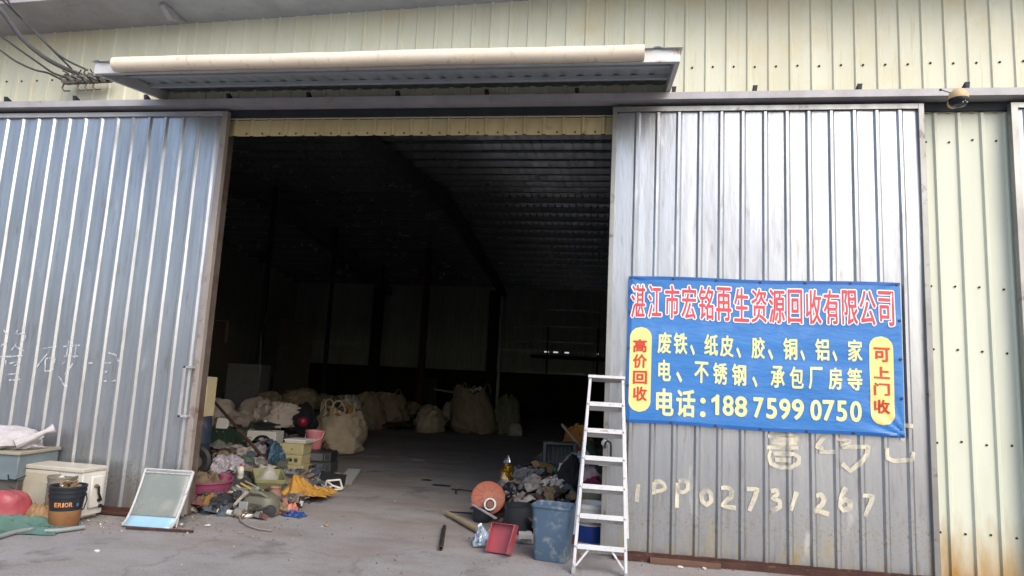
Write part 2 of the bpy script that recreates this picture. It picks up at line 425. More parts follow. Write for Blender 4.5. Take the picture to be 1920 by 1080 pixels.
for x in (-2.55, -.45):
    q = MB(); q.b2((x, BACK_Y - .17, 1.8), (x + .06, BACK_Y - .12, 3.8)); q.build('wall_stud', beam_m, wh)
q = MB(); q.b2((-3.2, BACK_Y - .28, 2.42), (-.1, BACK_Y - .17, 2.56)); q.build('wall_ledge', beam_m, wh)
# roof: ribbed sheet, front and back slope, gutter and bracket
rp = ribs_profile(LX - .3, RX + .3, 0, .2, .05, .03, .03)
def roof_slope(ya, za, yb, zb):
    vs, fs = [], []; k = len(rp)
    for t in (0, 1):
        for (x, h) in rp: vs.append((x, ya + (yb - ya) * t, za + (zb - za) * t + h))
    for i in range(k - 1): fs.append((i, i + 1, k + i + 1, k + i))
    return MB().add(vs, fs)
roof_slope(6.44, 5.55, RIDGE_Y, RIDGE_Z).build('roof', [roof_in], wh)
roof_slope(RIDGE_Y, RIDGE_Z, BACK_Y + .4, BACK_Z).build('roof', [roof_in], wh)
def slope_box(mb, y0, y1, z0, z1, up=.036):   # a long box whose height climbs gently to the right
    vs = [(x, y, z + up * (x + 7)) for x in (LX, RX) for (y, z) in ((y0, z0), (y1, z0), (y1, z1), (y0, z1))]
    return mb.add(vs, [(0, 1, 2, 3), (7, 6, 5, 4), (0, 4, 5, 1), (1, 5, 6, 2), (2, 6, 7, 3), (3, 7, 4, 0)])
q = MB(); slope_box(q, 5.80, 5.86, 5.305, 5.48); q.build('gutter', roof_out, wh)
q = MB(); slope_box(q, 5.80, WALL_Y + .01, 5.270, 5.303); q.build('gutter_bed', steel, wh)
for x in (-4.86,):
    q = MB(); q.add([(x, 5.985, 5.345), (x + .06, 5.985, 5.345), (x + .06, 6.39, 5.345), (x, 6.39, 5.345), (x, 5.985, 5.31), (x + .06, 5.985, 5.31), (x + .06, 6.15, 5.235), (x, 6.15, 5.235)],
        [(0, 1, 2, 3), (7, 6, 5, 4), (0, 4, 5, 1), (1, 5, 6, 2), (2, 6, 7, 3), (3, 7, 4, 0)]); q.build('eave_bracket', steel, wh)
def roof_z(y):
    return 5.49 + (y - 5.86) / (RIDGE_Y - 5.86) * (RIDGE_Z - 5.49) if y < RIDGE_Y else RIDGE_Z + (y - RIDGE_Y) / (BACK_Y + .4 - RIDGE_Y) * (BACK_Z - RIDGE_Z)
y = 7.2
while y < BACK_Y:
    q = MB(); q.b2((LX, y - .03, roof_z(y) - .14), (RX, y + .03, roof_z(y) - .01)); q.build('purlin', roof_in, wh); y += .75
for x in (-9.6, -4.5, .9, 6.0):
    q = MB()
    for (ya, yb) in ((6.6, RIDGE_Y), (RIDGE_Y, BACK_Y - .05)):
        za, zb = roof_z(ya) - .15, roof_z(yb) - .15
        for hh in (.0,):
            q.add([(x - .1, ya, za), (x + .1, ya, za), (x + .1, yb, zb), (x - .1, yb, zb), (x - .1, ya, za - .34), (x + .1, ya, za - .34), (x + .1, yb, zb - .34), (x - .1, yb, zb - .34)],
              [(0, 1, 2, 3), (7, 6, 5, 4), (0, 4, 5, 1), (1, 5, 6, 2), (2, 6, 7, 3), (3, 7, 4, 0)])
    q.build('rafter', rafter_m, wh)
    q = MB(); q.b2((x - .50, BACK_Y - .75, 0), (x - .10, BACK_Y - .45, roof_z(BACK_Y - .6) - .3)); q.build('column', beam_m, wh)
q = MB(); q.b2((-4.56, BACK_Y - .5, 0), (-4.44, BACK_Y - .38, 5.0)); q.build('pipe_column', galv_frame, wh)
q = MB(); q.b2((A(788, 700, 22).x - .1, 22, 0), (A(788, 700, 22).x + .1, 22.16, 5.9)); q.build('column', rust, wh)
for px, Y in ((708, 24), (612, 20), (487, 16)):
    a = A(px, 640, Y); q = MB(); q.b2((a.x - .05, Y, 0), (a.x + .05, Y + .1, roof_z(Y) - .2)); q.build('column', beam_m, wh)

# sliding door rail with its brackets
rl = thing('door_rail', 'long grey steel door rail across the front above the sliding doors', 'door rail', (0, WALL_Y, 4.3))
q = MB(); q.b2((-14, -.19, -.005), (10, -.09, .065)); q.b2((-14, -.089, -.005), (10, .0, .0)); q.build('rail_beam', steel, rl)
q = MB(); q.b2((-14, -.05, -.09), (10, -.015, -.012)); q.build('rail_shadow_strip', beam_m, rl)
for px, py in ((24, 199), (152, 195), (284, 193), (437, 188), (585, 187), (750, 186), (915, 184), (1082, 182), (1262, 179), (1412, 176), (1605, 172), (1803, 169)):
    x = A(px, py, 6.36).x
    q = MB(); q.add([(x - .012, -.165, .066), (x + .012, -.165, .066), (x + .012, -.005, .066), (x - .012, -.005, .066), (x - .022, -.165, .135), (x + .022, -.165, .135), (x + .012, -.005, .08), (x - .012, -.005, .08)],
        [(0, 3, 2, 1), (4, 5, 6, 7), (0, 1, 5, 4), (1, 2, 6, 5), (2, 3, 7, 6), (3, 0, 4, 7)]); q.build('bracket', beam_m, rl)

# ------------------------------------------------------------------ sliding doors
def sliding_door(x0, x1, first, label, stile_l, stile_r, fm, seed, flat_l=0, flat_r=0, zb=.06):
    t = thing('sliding_door', label, 'sliding door', ((x0 + x1) / 2, DOOR_Y, 0))
    cx = (x0 + x1) / 2
    pr = [(x - cx, h) for x, h in ribs_profile(x0 + stile_l, x1 - stile_r, first, .2, .062, .024, .019, .003, seed, .0022)]
    pr = [(x, h if x0 - cx + stile_l + flat_l < x < x1 - cx - stile_r - flat_r else 0) for x, h in pr]
    q = MB(); sheet(q, pr, 0, zb, 4.20, 26, .009, 0, seed)
    q.build('door_panel', galv, t)
    for (a, b) in ((x0, x0 + stile_l), (x1 - stile_r, x1)):
        if b - a < .01: continue
        q = MB(); q.b2((a - cx, -.034, zb - .02), (b - cx, .03, 4.255)); q.build('door_stile', fm, t, bev=.003)
    q = MB(); q.b2((x0 + stile_l - cx, -.032, 4.205), (x1 - stile_r - cx, .028, 4.253)); q.build('top_rail', galv_frame if fm is galv_frame else steel, t)
    return t, cx, pr
dl, cxl, prl = sliding_door(-9.2, -4.13, -4.87, 'left sliding door of bluish galvanised ribbed sheet behind the air conditioner', .0, .066, mat('grey_brown_stile', '9a938d', '857d77', scale=5, stretch=(1, 1, .5), rough=.6, metal=.15, bump=.1, spot=('5f463a', 6, .57, .16)), 2)
dr, cxr, prr = sliding_door(-.02, 2.83, .225, 'galvanised ribbed sliding door carrying the blue banner', .045, .05, galv_frame, 5)
dn, cxn, prn = sliding_door(3.56, 6.6, 3.9, 'sliding door at the right edge of the picture beyond the cream pier', .06, .05, galv_frame, 8)
q = MB(); q.b2((-9.2 - cxl, -.03, .02), (-4.21 - cxl, .03, .06)); q.build('bottom_rail', rust, dl)
q = MB(); q.b2((.03 - cxr, -.03, .035), (2.78 - cxr, .03, .06)); q.build('bottom_rail', rust, dr)
# grip bar on the left door
a, b = A(352, 686, 6.28), A(338, 782, 6.28)
q = MB()
q.box(((a.x + b.x) / 2 - cxl, -.085, (a.z + b.z) / 2), (.03, .02, a.z - b.z))
for pz in (a.z - .012, b.z + .012): q.box(((a.x + b.x) / 2 - cxl + .035, -.065, pz), (.10, .06, .024))
q.build('handle', steel, dl, bev=.003)
# latch on the right door
a = A(1137, 848, 6.28)
q = MB(); q.tube([(a.x - cxr - .01 + dx, -.04 - dy, a.z + dz) for dx, dy, dz in ((.05, 0, -.11), (.05, .05, -.10), (.05, .055, .06), (.045, .05, .09), (.02, .05, .105), (0, .045, .09), (-.005, .045, .05), (-.005, .0, .04))], .009, 8)
q.build('handle', black, dr)
q = MB(); q.box((a.x - cxr, -.04, a.z - .11), (.14, .02, .03)); q.lathe([(.03, 0), (.03, .02), (.02, .03)], 16, Matrix.Translation((a.x - cxr - .02, -.036, a.z + .08)) @ Matrix.Rotation(R(90), 4, 'X'), cap1=True)
q.build('latch', steel, dr, bev=.002)
# floor track under the right door
q = MB(); q.b2((.10, 6.24, .0), (3.5, 6.40, .03)); q.b2((.10, 6.225, 0), (3.5, 6.238, .055))
q.b2((.42, 6.19, 0.0), (1.02, 6.222, .045), 1)
q.build('floor_track', [rust, mat('old_timber', '6d5346', '503a30', scale=9, stretch=(.3, 2, 2), rough=.9)], wh)
q = MB(); q.b2((-9, 6.24, 0), (-4.3, 6.37, .02)); q.build('floor_track', rust, wh)

# paint strokes that follow a door's ribs
def strokes(lines, wd, prof, cx, crop, parent, name, m, y_off=.004):
    ox, oy, sc = crop; q = MB()
    for ln in lines:
        pts = []
        for (x, y) in ln:
            a = A(ox + x / sc, oy + y / sc, DOOR_Y - .01); pts.append(Vector((a.x - cx, 0, a.z)))
        dense = [pts[0]]
        for a, b in zip(pts, pts[1:]):
            k = max(1, int((b - a).length / .01))
            dense += [a.lerp(b, (i + 1) / k) for i in range(k)]
        vs, fs = [], []
        for i, c0 in enumerate(dense):
            t = (dense[min(i + 1, len(dense) - 1)] - dense[max(i - 1, 0)]).normalized()
            nn = Vector((-t.z, 0, t.x)); ww = wd * (1 + .25 * noise.noise(c0 * 9))
            for k in range(5):
                s = c0 + nn * ww * (k / 4 - .5)
                d = .007 * noise.noise(Vector(((s.x) * 1.3, s.z * .8, 0)))
                vs.append((s.x, -rise(prof, s.x) - y_off - .006, s.z))
        for i in range(len(dense) - 1):
            for k in range(4): fs.append((i * 5 + k, i * 5 + k + 1, (i + 1) * 5 + k + 1, (i + 1) * 5 + k))
        q.add(vs, fs)
    return q.build(name, m, parent)
digits = [
 [(148, 410), (140, 515)],
 [(245, 395), (243, 470)], [(246, 398), (275, 392), (300, 405), (312, 432), (285, 448), (250, 452)],
 [(385, 400), (380, 550)], [(392, 396), (420, 384), (448, 402), (446, 440), (420, 458), (392, 452)],
 [(558, 440), (528, 470), (532, 510), (560, 535), (588, 510), (584, 465), (558, 440)],
 [(645, 430), (690, 430), (712, 450), (706, 485), (670, 515), (652, 535), (685, 545), (735, 552)],
 [(800, 438), (865, 440), (848, 490), (815, 570)],
 [(945, 450), (980, 445), (985, 470), (955, 495), (998, 510), (1000, 545), (950, 572)],
 [(1100, 455), (1062, 565)],
 [(1215, 480), (1245, 470), (1265, 500), (1250, 535), (1200, 568), (1240, 572), (1295, 590)],
 [(1395, 428), (1360, 490), (1355, 540), (1380, 568), (1418, 550), (1420, 515), (1390, 500), (1360, 525)],
 [(1490, 475), (1555, 480), (1545, 520), (1505, 600)]]
chalk = worn('worn_white_paint', 'd8d2bc', .37, 9)
strokes(digits, .038, prr, cxr, (1150, 780, 3.2), dr, 'painted_number', chalk)
scrawl = [
 [(925, 120), (1000, 108), (1105, 112)], [(960, 140), (1110, 138)], [(950, 158), (1000, 165), (1100, 160)], [(915, 188), (1110, 190)],
 [(945, 205), (930, 240), (945, 285), (1000, 310), (1060, 308), (1110, 285), (1115, 250), (1080, 228), (960, 225)], [(970, 262), (1060, 265)],
 [(1270, 118), (1215, 185), (1250, 190)], [(1235, 215), (1330, 215)], [(1250, 185), (1245, 215)],
 [(1330, 130), (1420, 150), (1370, 185)], [(1370, 185), (1530, 185), (1520, 230), (1470, 290), (1420, 330), (1370, 285)],
 [(1735, 55), (1795, 60)], [(1740, 90), (1735, 150)], [(1640, 190), (1640, 250), (1680, 270), (1790, 262), (1798, 215)]]
strokes(scrawl, .036, prr, cxr, (1150, 780, 3.2), dr, 'painted_scrawl', chalk)
scr2 = [
 [(40, 262), (75, 305)], [(150, 265), (135, 300)], [(150, 300), (215, 295), (215, 330), (195, 365)], [(5, 420), (60, 365)], [(145, 370), (95, 440)], [(115, 400), (150, 405), (205, 440)],
 [(5, 492), (195, 482)], [(50, 520), (48, 560)], [(80, 545), (150, 535), (165, 550), (130, 565)], [(65, 640), (165, 630)], [(75, 688), (170, 682)],
 [(365, 420), (480, 408)], [(425, 435), (345, 530), (300, 590)], [(385, 505), (465, 500), (445, 605)], [(385, 505), (378, 612), (445, 608)],
 [(530, 405), (675, 392)], [(595, 355), (572, 490)], [(645, 385), (630, 500)], [(540, 488), (665, 485)], [(520, 555), (570, 520)], [(615, 545), (560, 640)], [(495, 655), (570, 750)],
 [(745, 545), (785, 540)], [(870, 545), (940, 540)], [(915, 455), (980, 475), (1015, 530)], [(885, 620), (905, 610)], [(870, 695), (900, 695)], [(940, 695), (990, 690)]]
strokes(scr2, .016, prl, cxl, (0, 560, 4.5), dl, 'chalk_scrawl', worn('chalk_white', 'c9cdd2', .44, 30))

# ------------------------------------------------------------------ banner
BX0, BZ0, BW, BH, BY = .175, 1.195, 2.395, 1.365, 6.292
def bdisp(u, v):
    e = 4 * u * (1 - u)
    d = .012 * math.sin(math.pi * v) * (0.6 + .4 * noise.noise(Vector((u * 3, v * 2, 1))))
    d += .008 * noise.noise(Vector((u * 5 - v * 2, v * 6 + u, 4)))
    c = math.hypot((1 - u) * 1.75, v)                    # puckers fanning out of the lower right corner
    d += .012 * math.exp(-c * 5) * math.sin(math.atan2(v, (1 - u) * 1.75 + .02) * 14)
    c = math.hypot(u * 1.75, 1 - v)
    d += .006 * math.exp(-c * 5) * math.sin(math.atan2(1 - v, u * 1.75 + .02) * 12)
    c = math.hypot((1 - u) * 1.75, 1 - v)
    d += .004 * math.exp(-c * 5) * math.sin(math.atan2(1 - v, (1 - u) * 1.75 + .02) * 12)
    d += .006 * math.exp(-((v - .04) / .05) ** 2) * noise.noise(Vector((u * 9, 0, 7)))
    return -d
def bput(off):
    def put(x, z, e=0):                                        # banner metres -> local coordinates
        u, v = x / BW, z / BH
        return (x, bdisp(min(1, max(0, u)), min(1, max(0, v))) - off - e, z + .006 * math.sin(u * 9))
    return put
bt = thing('banner', 'blue vinyl banner with red and yellow Chinese lettering tied to the galvanised door', 'banner', (BX0, BY, BZ0))
blue = mat('blue_vinyl', '3577bb', '2e6fb2', scale=2, rough=.38, bump=.5, bscale=2.6, bstretch=(1, 1, 2.6), spec=.5, spot=('5d8cc4', 3, .56, .3))
hemb = mat('blue_hem', '1c5ca2', '174f92', scale=3, rough=.45)
q = MB(); pp = bput(0); q.grid(lambda u, v: pp(u * BW, v * BH), 120, 70)
q.build('banner_sheet', blue, bt, solid=.002)
hp = bput(.003); q = MB()
q.grid(lambda u, v: hp(u * .035 + .002, v * BH), 2, 60)
q.grid(lambda u, v: hp(.037 + u * (BW - .037), v * .03), 100, 2); q.grid(lambda u, v: hp(.037 + u * (BW - .037), BH - .03 + v * .028), 100, 2)
q.build('hem', hemb, bt)
def cpx(cx): return 1150 + cx * .324
def uu(cx, cyp): return A(cpx(cx), 500 + cyp * .324, BY).x - BX0
def ypix(cx, v):                                           # rough picture row of banner height fraction from the top
    t = 62 + (cx - 85) / 1560 * 41; b = 890 + (cx - 65) / 1595 * 108
    return t + (b - t) * v
yel = mat('yellow_print', 'dcdda4', 'd2d498', scale=3, rough=.45)
redp = mat('red_print', 'cb4a55', 'c2434e', scale=3, rough=.45)
red2 = mat('orange_red_print', 'c8452f', 'bd3f2c', scale=3, rough=.45)
wht = mat('white_print', 'ecebe6', 'e2e2e2', scale=3, rough=.45)
pill_m = mat('pale_yellow_print', 'e4d88c', 'dbcf84', scale=3, rough=.45)
def row(chars, v0, v1, mb, put, grow, k=8):
    for ch, a, b in chars:
        va, vb = v0, v1
        if ch == '、': va, vb = v1 - .062, v1 + .004
        if ch == ':': va, vb = v0 + .035, v1 - .005
        m = (va + vb) / 2
        glyph_in(mb, ch, (uu(a, ypix(a, m)), uu(b, ypix(b, m)), (1 - vb) * BH, (1 - va) * BH), put, grow, k)
t1x = [(102, 185), (200, 280), (297, 383), (393, 480), (492, 580), (592, 683), (697, 785), (797, 888), (898, 992), (1007, 1093), (1110, 1203), (1213, 1307), (1320, 1413), (1420, 1517), (1530, 1622)]
r1 = [(c, a + 3, b - 3) for c, (a, b) in zip(T1, t1x)]
q = MB(); row(r1, .062, .288, q, bput(.0055), .0135, 14); q.build('headline_outline', wht, bt, smooth=False)
q = MB(); row(r1, .062, .288, q, bput(.0078), .0032, 8); q.build('headline_lettering', redp, bt, smooth=False)
r2 = [('废', 258, 333), ('铁', 350, 425), ('、', 445, 468), ('纸', 527, 602), ('皮', 618, 692), ('、', 712, 735), ('胶', 800, 872), ('、', 895, 920), ('铜', 983, 1060), ('、', 1083, 1105), ('铝', 1168, 1245), ('、', 1268, 1292), ('家', 1357, 1437)]
def words(r, v0, v1):
    part_ = []
    for it in r + [('、', 0, 0)]:
        if it[0] == '、' and not it[2]: pass
        else: part_.append(it)
        if it[0] == '、':
            if part_: q = MB(); row(part_, v0, v1, q, bput(.0052), .0042); q.build('goods_lettering', yel, bt, smooth=False)
            part_ = []
words(r2, .389, .527)
r3 = [('电', 262, 330), ('、', 365, 395), ('不', 470, 548), ('锈', 578, 655), ('钢', 687, 765), ('、', 805, 830), ('承', 910, 988), ('包', 1020, 1097), ('厂', 1130, 1207), ('房', 1245, 1320), ('等', 1355, 1437)]
words(r3, .575, .713)
q = MB(); row([('电', 250, 345), ('话', 367, 470)], .768, .942, q, bput(.0052), .006)
row([(':', 505, 530)], .78, .94, q, bput(.0052), .006)
r4 = [('1', 570, 608), ('8', 635, 692), ('8', 705, 770), ('7', 812, 865), ('5', 887, 942), ('9', 962, 1020), ('9', 1035, 1098), ('0', 1142, 1200), ('7', 1213, 1275), ('5', 1293, 1348), ('0', 1372, 1432)]
row(r4, .788, .914, q, bput(.0052), .006); q.build('phone_lettering', yel, bt, smooth=False)
for (a, b, va, vb, chars) in ((92, 218, .353, .927, (('高', .44, .524), ('价', .542, .63), ('回', .654, .738), ('收', .76, .851))), (1483, 1622, .359, .929, (('可', .434, .522), ('上', .558, .629), ('门', .662, .737), ('收', .769, .853)))):
    m = (va + vb) / 2; u0, u1 = uu(a, ypix(a, m)), uu(b, ypix(b, m)); z0, z1 = (1 - vb) * BH, (1 - va) * BH; rr = (u1 - u0) / 2
    po = bput(.0045); q = MB()
    def pill(uq, vq):
        z = z0 + (z1 - z0) * vq; e = min(z - z0, z1 - z); hw = rr if e >= rr else math.sqrt(max(0, rr * rr - (rr - e) ** 2))
        return po((u0 + u1) / 2 + hw * (2 * uq - 1), z)
    q.grid(pill, 10, 60); bd = q.build('badge', pill_m, bt)
    q = MB(); xa, xb = a + 24, b - 26
    for ch, v0, v1 in chars:
        mm = (v0 + v1) / 2
        glyph_in(q, ch, (uu(xa, ypix(xa, mm)), uu(xb, ypix(xb, mm)), (1 - v1) * BH, (1 - v0) * BH), bput(.0075), .004, 8)
    q.build('badge_lettering', red2, bd, smooth=False)
ey = mat('eyelet_metal', '4b5868', '3b4653', rough=.4, metal=.5)
pe = bput(.006)
eye = [(x / 6 * (BW - .05) + .025, z) for x in range(7) for z in (.018, BH - .018)] + [(.016, BH * k / 4) for k in (1, 2, 3)] + [(BW - .016, BH * k / 4) for k in (1, 2, 3)]
for (x, z) in eye:
    q = MB(); q.lathe([(.013, 0), (.013, .003), (.006, .004), (.005, 0)], 12, Matrix.Translation(pe(x, z)) @ Matrix.Rotation(R(90), 4, 'X')); q.build('eyelet', ey, bt)

# ------------------------------------------------------------------ awning over the doorway
AX0, AX1, AYW, AYF = -4.97, .53, WALL_Y - .02, 5.38
aw = thing('awning', 'flat steel awning with a cream roll along its front edge above the doorway', 'awning', (0, WALL_Y, 4.4))
def aw_z(y): return -.035 + (y - AYF) / (AYW - AYF) * .155
grey_sheet = mat('awning_grey_sheet', 'a8b1b7', '98a1a7', scale=3, rough=.6, metal=.0)
fr_m = mat('awning_white_frame', 'c9cbca', 'b3b4b3', scale=5, rough=.5, metal=.2, spot=('8a6a50', 8, .63, .12))
q = MB(); pf = ribs_profile(AX0 - .02, AX1 + .02, 0, .17, .08, .04, .012)
vs, fs, k = [], [], len(pf)
for yv in (AYF - .03, WALL_Y + .02):
    for (x, h) in pf: vs.append((x, yv - WALL_Y, aw_z(yv) + h + .004))
q.add(vs, [(i, i + 1, k + i + 1, k + i) for i in range(k - 1)])
q.build('awning_sheet', grey_sheet, aw, solid=.003)
q = MB(); q.b2((AX0 + .05, -.05, .14), (AX1 - .05, .005, .22)); q.build('wall_flashing', grey_sheet, aw)
q = MB(); q.b2((AX0, AYF - WALL_Y, -.150), (AX1, AYF - WALL_Y + .04, -.036)); q.build('front_channel', fr_m, aw, bev=.003)
for xa in (AX0, AX1 - .04):
    q = MB(); q.add([(xa, AYF + .041 - WALL_Y, -.150), (xa + .04, AYF + .041 - WALL_Y, -.150), (xa + .04, -.02, .02), (xa, -.02, .02), (xa, AYF + .041 - WALL_Y, -.036), (xa + .04, AYF + .041 - WALL_Y, -.036), (xa + .04, -.02, .115), (xa, -.02, .115)],
        [(0, 3, 2, 1), (4, 5, 6, 7), (0, 1, 5, 4), (1, 2, 6, 5), (2, 3, 7, 6), (3, 0, 4, 7)]); q.build('side_channel', fr_m, aw)
for yv in (5.75, 6.10):
    q = MB(); q.b2((AX0 + .042, yv - WALL_Y - .02, aw_z(yv) - .035), (AX1 - .042, yv - WALL_Y + .02, aw_z(yv))); q.build('cross_bar', grey_sheet, aw)
q = MB(); ra = [(-4.70 + 4.93 * i / 40, AYF - WALL_Y - .060 + (.0015 * math.sin(i * .7) + .001 * math.sin(i * 1.9)), -.094 + .003 * math.sin(i * .31) + .001 * math.sin(i * 1.3)) for i in range(41)]
q.tube(ra, [.067 + .0006 * math.sin(i * 1.7) + .0005 * math.sin(i * .9) for i in range(41)], 20)
q.build('rolled_cover', mat('cream_roll', 'ddd3c2', 'd2c5b0', scale=3, stretch=(.6, 3, 3), rough=.55, bump=.12, bscale=9, bstretch=(.5, 2, 2), spot=('a08460', 7, .58, .26, (2.5, 1.5, 1.5))), aw)

# ================================================================== things: shared builders
def nz(p, f, sd): return noise.noise(Vector((p[0] * f + sd * 3.7, p[1] * f + sd * 1.3, p[2] * f - sd)))
def fold(p, f, sd):                                       # sharp creases
    return 1 - abs(noise.noise(Vector((p[0] * f + sd * 2.1 + .6 * nz(p, f * .5, sd + 5), p[1] * f - sd, p[2] * f * .8 + sd))) * 2.2)
def lump(mb, wd, d, h, sd, crump=.09, nu=44, nv=26, sag=.55, peak=0, mi=0, T=None):
    """a soft full sack resting on z = 0: superellipsoid with creases, flat underneath"""
    vs, fs = [], []
    for j in range(nv + 1):
        ph = -math.pi / 2 + math.pi * j / nv
        for i in range(nu):
            a = 2 * math.pi * i / nu
            c = abs(math.cos(ph)) ** .75; x, y = c * math.cos(a), c * math.sin(a); z = math.copysign(abs(math.sin(ph)) ** .85, math.sin(ph))
            k = 1 + .22 * nz((x, y, z), 1.1, sd) + crump * (fold((x, y, z), 2.3, sd) - .5) + crump * .5 * (fold((x, y, z), 5.2, sd + 3) - .5)
            x *= k; y *= k; z *= k
            t = (z + 1) / 2
            s = 1 + sag * .35 * (1 - t) - sag * .25 * t
            if peak: z += peak * max(0, 1 - math.hypot(x, y) * 1.6)
            vs.append((x * s * wd / 2 * .9, y * s * d / 2 * .9, max(0, (z * .62 + .40)) * h))
    for j in range(nv):
        for i in range(nu): fs.append((j * nu + i, j * nu + (i + 1) % nu, (j + 1) * nu + (i + 1) % nu, (j + 1) * nu + i))
    return mb.add(vs, fs, mi, T)
def drape(mb, wd, d, h, sd, nu=40, nv=30, ragged=.15, crump=.35, fn=None, mi=0, T=None, lift=.004):
    """a crumpled sheet lying in a heap of height h"""
    vs = []
    for j in range(nv + 1):
        for i in range(nu + 1):
            u, v = i / nu * 2 - 1, j / nv * 2 - 1
            e = 1 + ragged * nz((u * 1.5, v * 1.5, 0), 1.6, sd)
            x, y = u * e, v * e
            r = max(abs(u), abs(v))
            b = max(0, 1 - r ** 2.2) if fn is None else fn(u, v)
            e2 = .12 + .88 * b ** .6
            an = sd * .9; uu_, vv_ = u * math.cos(an) + v * math.sin(an), v * math.cos(an) - u * math.sin(an)
            z = h * (b * (.55 + .7 * nz((u, v, 1), 1.3, sd)) + crump * .8 * (fold((uu_ * 1.6, vv_ * .7, 0), 1.25, sd) - .3) * e2 + crump * .35 * (fold((uu_ * .8, vv_ * 1.5, 2), 2.6, sd) - .4) * e2)
            x += .08 * nz((u, v, 4), 2.5, sd); y += .08 * nz((u, v, 7), 2.5, sd)
            vs.append((x * wd / 2, y * d / 2, max(lift, z)))
    fs = [(j * (nu + 1) + i, j * (nu + 1) + i + 1, (j + 1) * (nu + 1) + i + 1, (j + 1) * (nu + 1) + i) for j in range(nv) for i in range(nu)]
    return mb.add(vs, fs, mi, T)
def put_sack(name, label, cat, px, py, Y, wpx, hpx, m, sd, d=None, z=None, group=None, **kw):
    a = A(px, py, Y); q = MB(); wd, h = M_(wpx, Y), M_(hpx, Y)
    lump(q, wd, d or wd * .8, h, sd, **kw)
    return tag(q.build(name, m, loc=(a.x, a.y, a.z if z is None else z), rot=(0, 0, sd * 1.1)), label, cat, group)
def put_cloth(name, label, cat, px, py, Y, wpx, d, h, m, sd, z=None, rz=0, group=None, **kw):
    a = A(px, py, Y); q = MB(); drape(q, M_(wpx, Y), d, h, sd, **kw)
    return tag(q.build(name, m, loc=(a.x, a.y, a.z if z is None else z), rot=(0, 0, rz), solid=.004), label, cat, group)
def tub(mb, r0, r1, h, wall=.006, n=28, rim=.008, T=None, mi=0):
    """open round tub with thickness and rim"""
    return mb.lathe([(r0 * .96, 0), (r0, .006), (r1, h - .02), (r1 + rim, h - .02), (r1 + rim, h), (r1 - wall, h), (r0 - wall, .012), (.001, .012)], n, T, mi, cap0=True)

# palette for things
weave_tan = mat('woven_tan_sack', 'b5a78f', '978872', scale=5, rough=.9, bump=.9, bscale=8)
weave_brown = mat('woven_brown_sack', '95846d', '7a6b57', scale=5, rough=.9, bump=.9, bscale=8)
weave_grey = mat('dusty_grey_tarp', 'b9ada0', '9b9085', scale=4, rough=.9, bump=.9, bscale=8)
weave_white = mat('woven_white_sack', 'b5b1b4', '9d989b', scale=5, rough=.75, bump=.4, bscale=18, spot=('94876f', 6, .6, .2))
weave_olive = mat('woven_olive_sack', '7a7a62', '5f6049', scale=5, rough=.9, bump=.9, bscale=8)
film = glass('clear_plastic_film', 'b9b9bc', .15, .26)
lilac_film = mat('lilac_plastic_film', 'a09ba3', '7b7781', scale=6, rough=.35, bump=.6, bscale=14, spot=('d8d6da', 9, .60, .1))
pcream = mat('aged_cream_plastic', 'b0a780', '9f9670', scale=5, rough=.5)
pwhite = mat('white_plastic', 'd6d4cd', 'c5c2ba', scale=5, rough=.45, spot=('94897a', 9, .64, .15))
pgrey = mat('grey_plastic', '8d8f8f', '7a7c7c', scale=6, rough=.5)
pdark = mat('dark_plastic', '2b2d30', '222326', scale=6, rough=.45)
pblue = mat('faded_blue_plastic', '4c6175', '42566a', scale=5, rough=.42, spot=('8a8f92', 11, .54, .2))
pred = mat('red_plastic', '97424a', '833a41', scale=5, rough=.42, spot=('8d6e6a', 9, .54, .2))
ppink = mat('pink_plastic', 'bf7a7e', 'b06c72', scale=5, rough=.45)
pmag = mat('magenta_plastic', '83405a', '733850', scale=5, rough=.45, spot=('7d4a5e', 10, .62, .15))
porange = mat('orange_plastic', 'a2604b', '8c5443', scale=7, rough=.6, spot=('8f7466', 9, .52, .2))
pgreen = mat('dark_green_plastic', '2f4436', '263a2d', scale=5, rough=.5)
pteal = mat('teal_tarp', '4a6a61', '3b574f', scale=6, rough=.7, bump=.3, bscale=12)
pyel = mat('yellow_cloth', 'a87c30', '8f6826', scale=5, rough=.7, bump=.3, bscale=12)
kraft = mat('brown_card', '9a7d5c', '846949', scale=5, rough=.85, bump=.2)
wood = mat('bare_wood', 'a08d70', '7d6b50', scale=6, stretch=(.4, 4, 4), rough=.8, bump=.2, bscale=20)
tin = mat('dull_tin', '9b988f', '7f7b72', scale=8, rough=.4, metal=.8, spot=('6f523e', 9, .58, .12))
whitep = mat('white_paper', 'c6c3bc', 'b0ada6', scale=8, rough=.8)
navy = mat('navy_cloth', '1d2c46', '162239', scale=5, rough=.8, bump=.3)
blk_cloth = mat('black_cloth', '1d1c1f', '141316', scale=5, rough=.85, bump=.4)
gold = mat('gold_foil', 'd6a53a', 'a97a1e', scale=9, rough=.22, metal=.9, bump=.6, bscale=20)
silver = mat('silver_foil', 'c3c4c6', '8f9093', scale=9, rough=.25, metal=.9, bump=.6, bscale=20)
red_cloth = mat('faded_red_cloth', '9a4f4c', '7d3f3d', scale=5, rough=.85, bump=.4)
green_cloth = mat('dark_green_cloth', '46584a', '35453a', scale=5, rough=.85, bump=.4)
blue_bag = mat('blue_plastic_bag', '2a4d61', '223f50', scale=5, rough=.45, bump=.5, bscale=14)
pane_m = mat('dusty_pane', '8b938f', '7b8581', scale=2.5, rough=.3, spec=.6, spot=('a8a79c', 4, .48, .25), trans=.4)
pane_b = mat('blue_glass', '8fb2c4', '7ea3b6', scale=3, rough=.18, spec=.7)

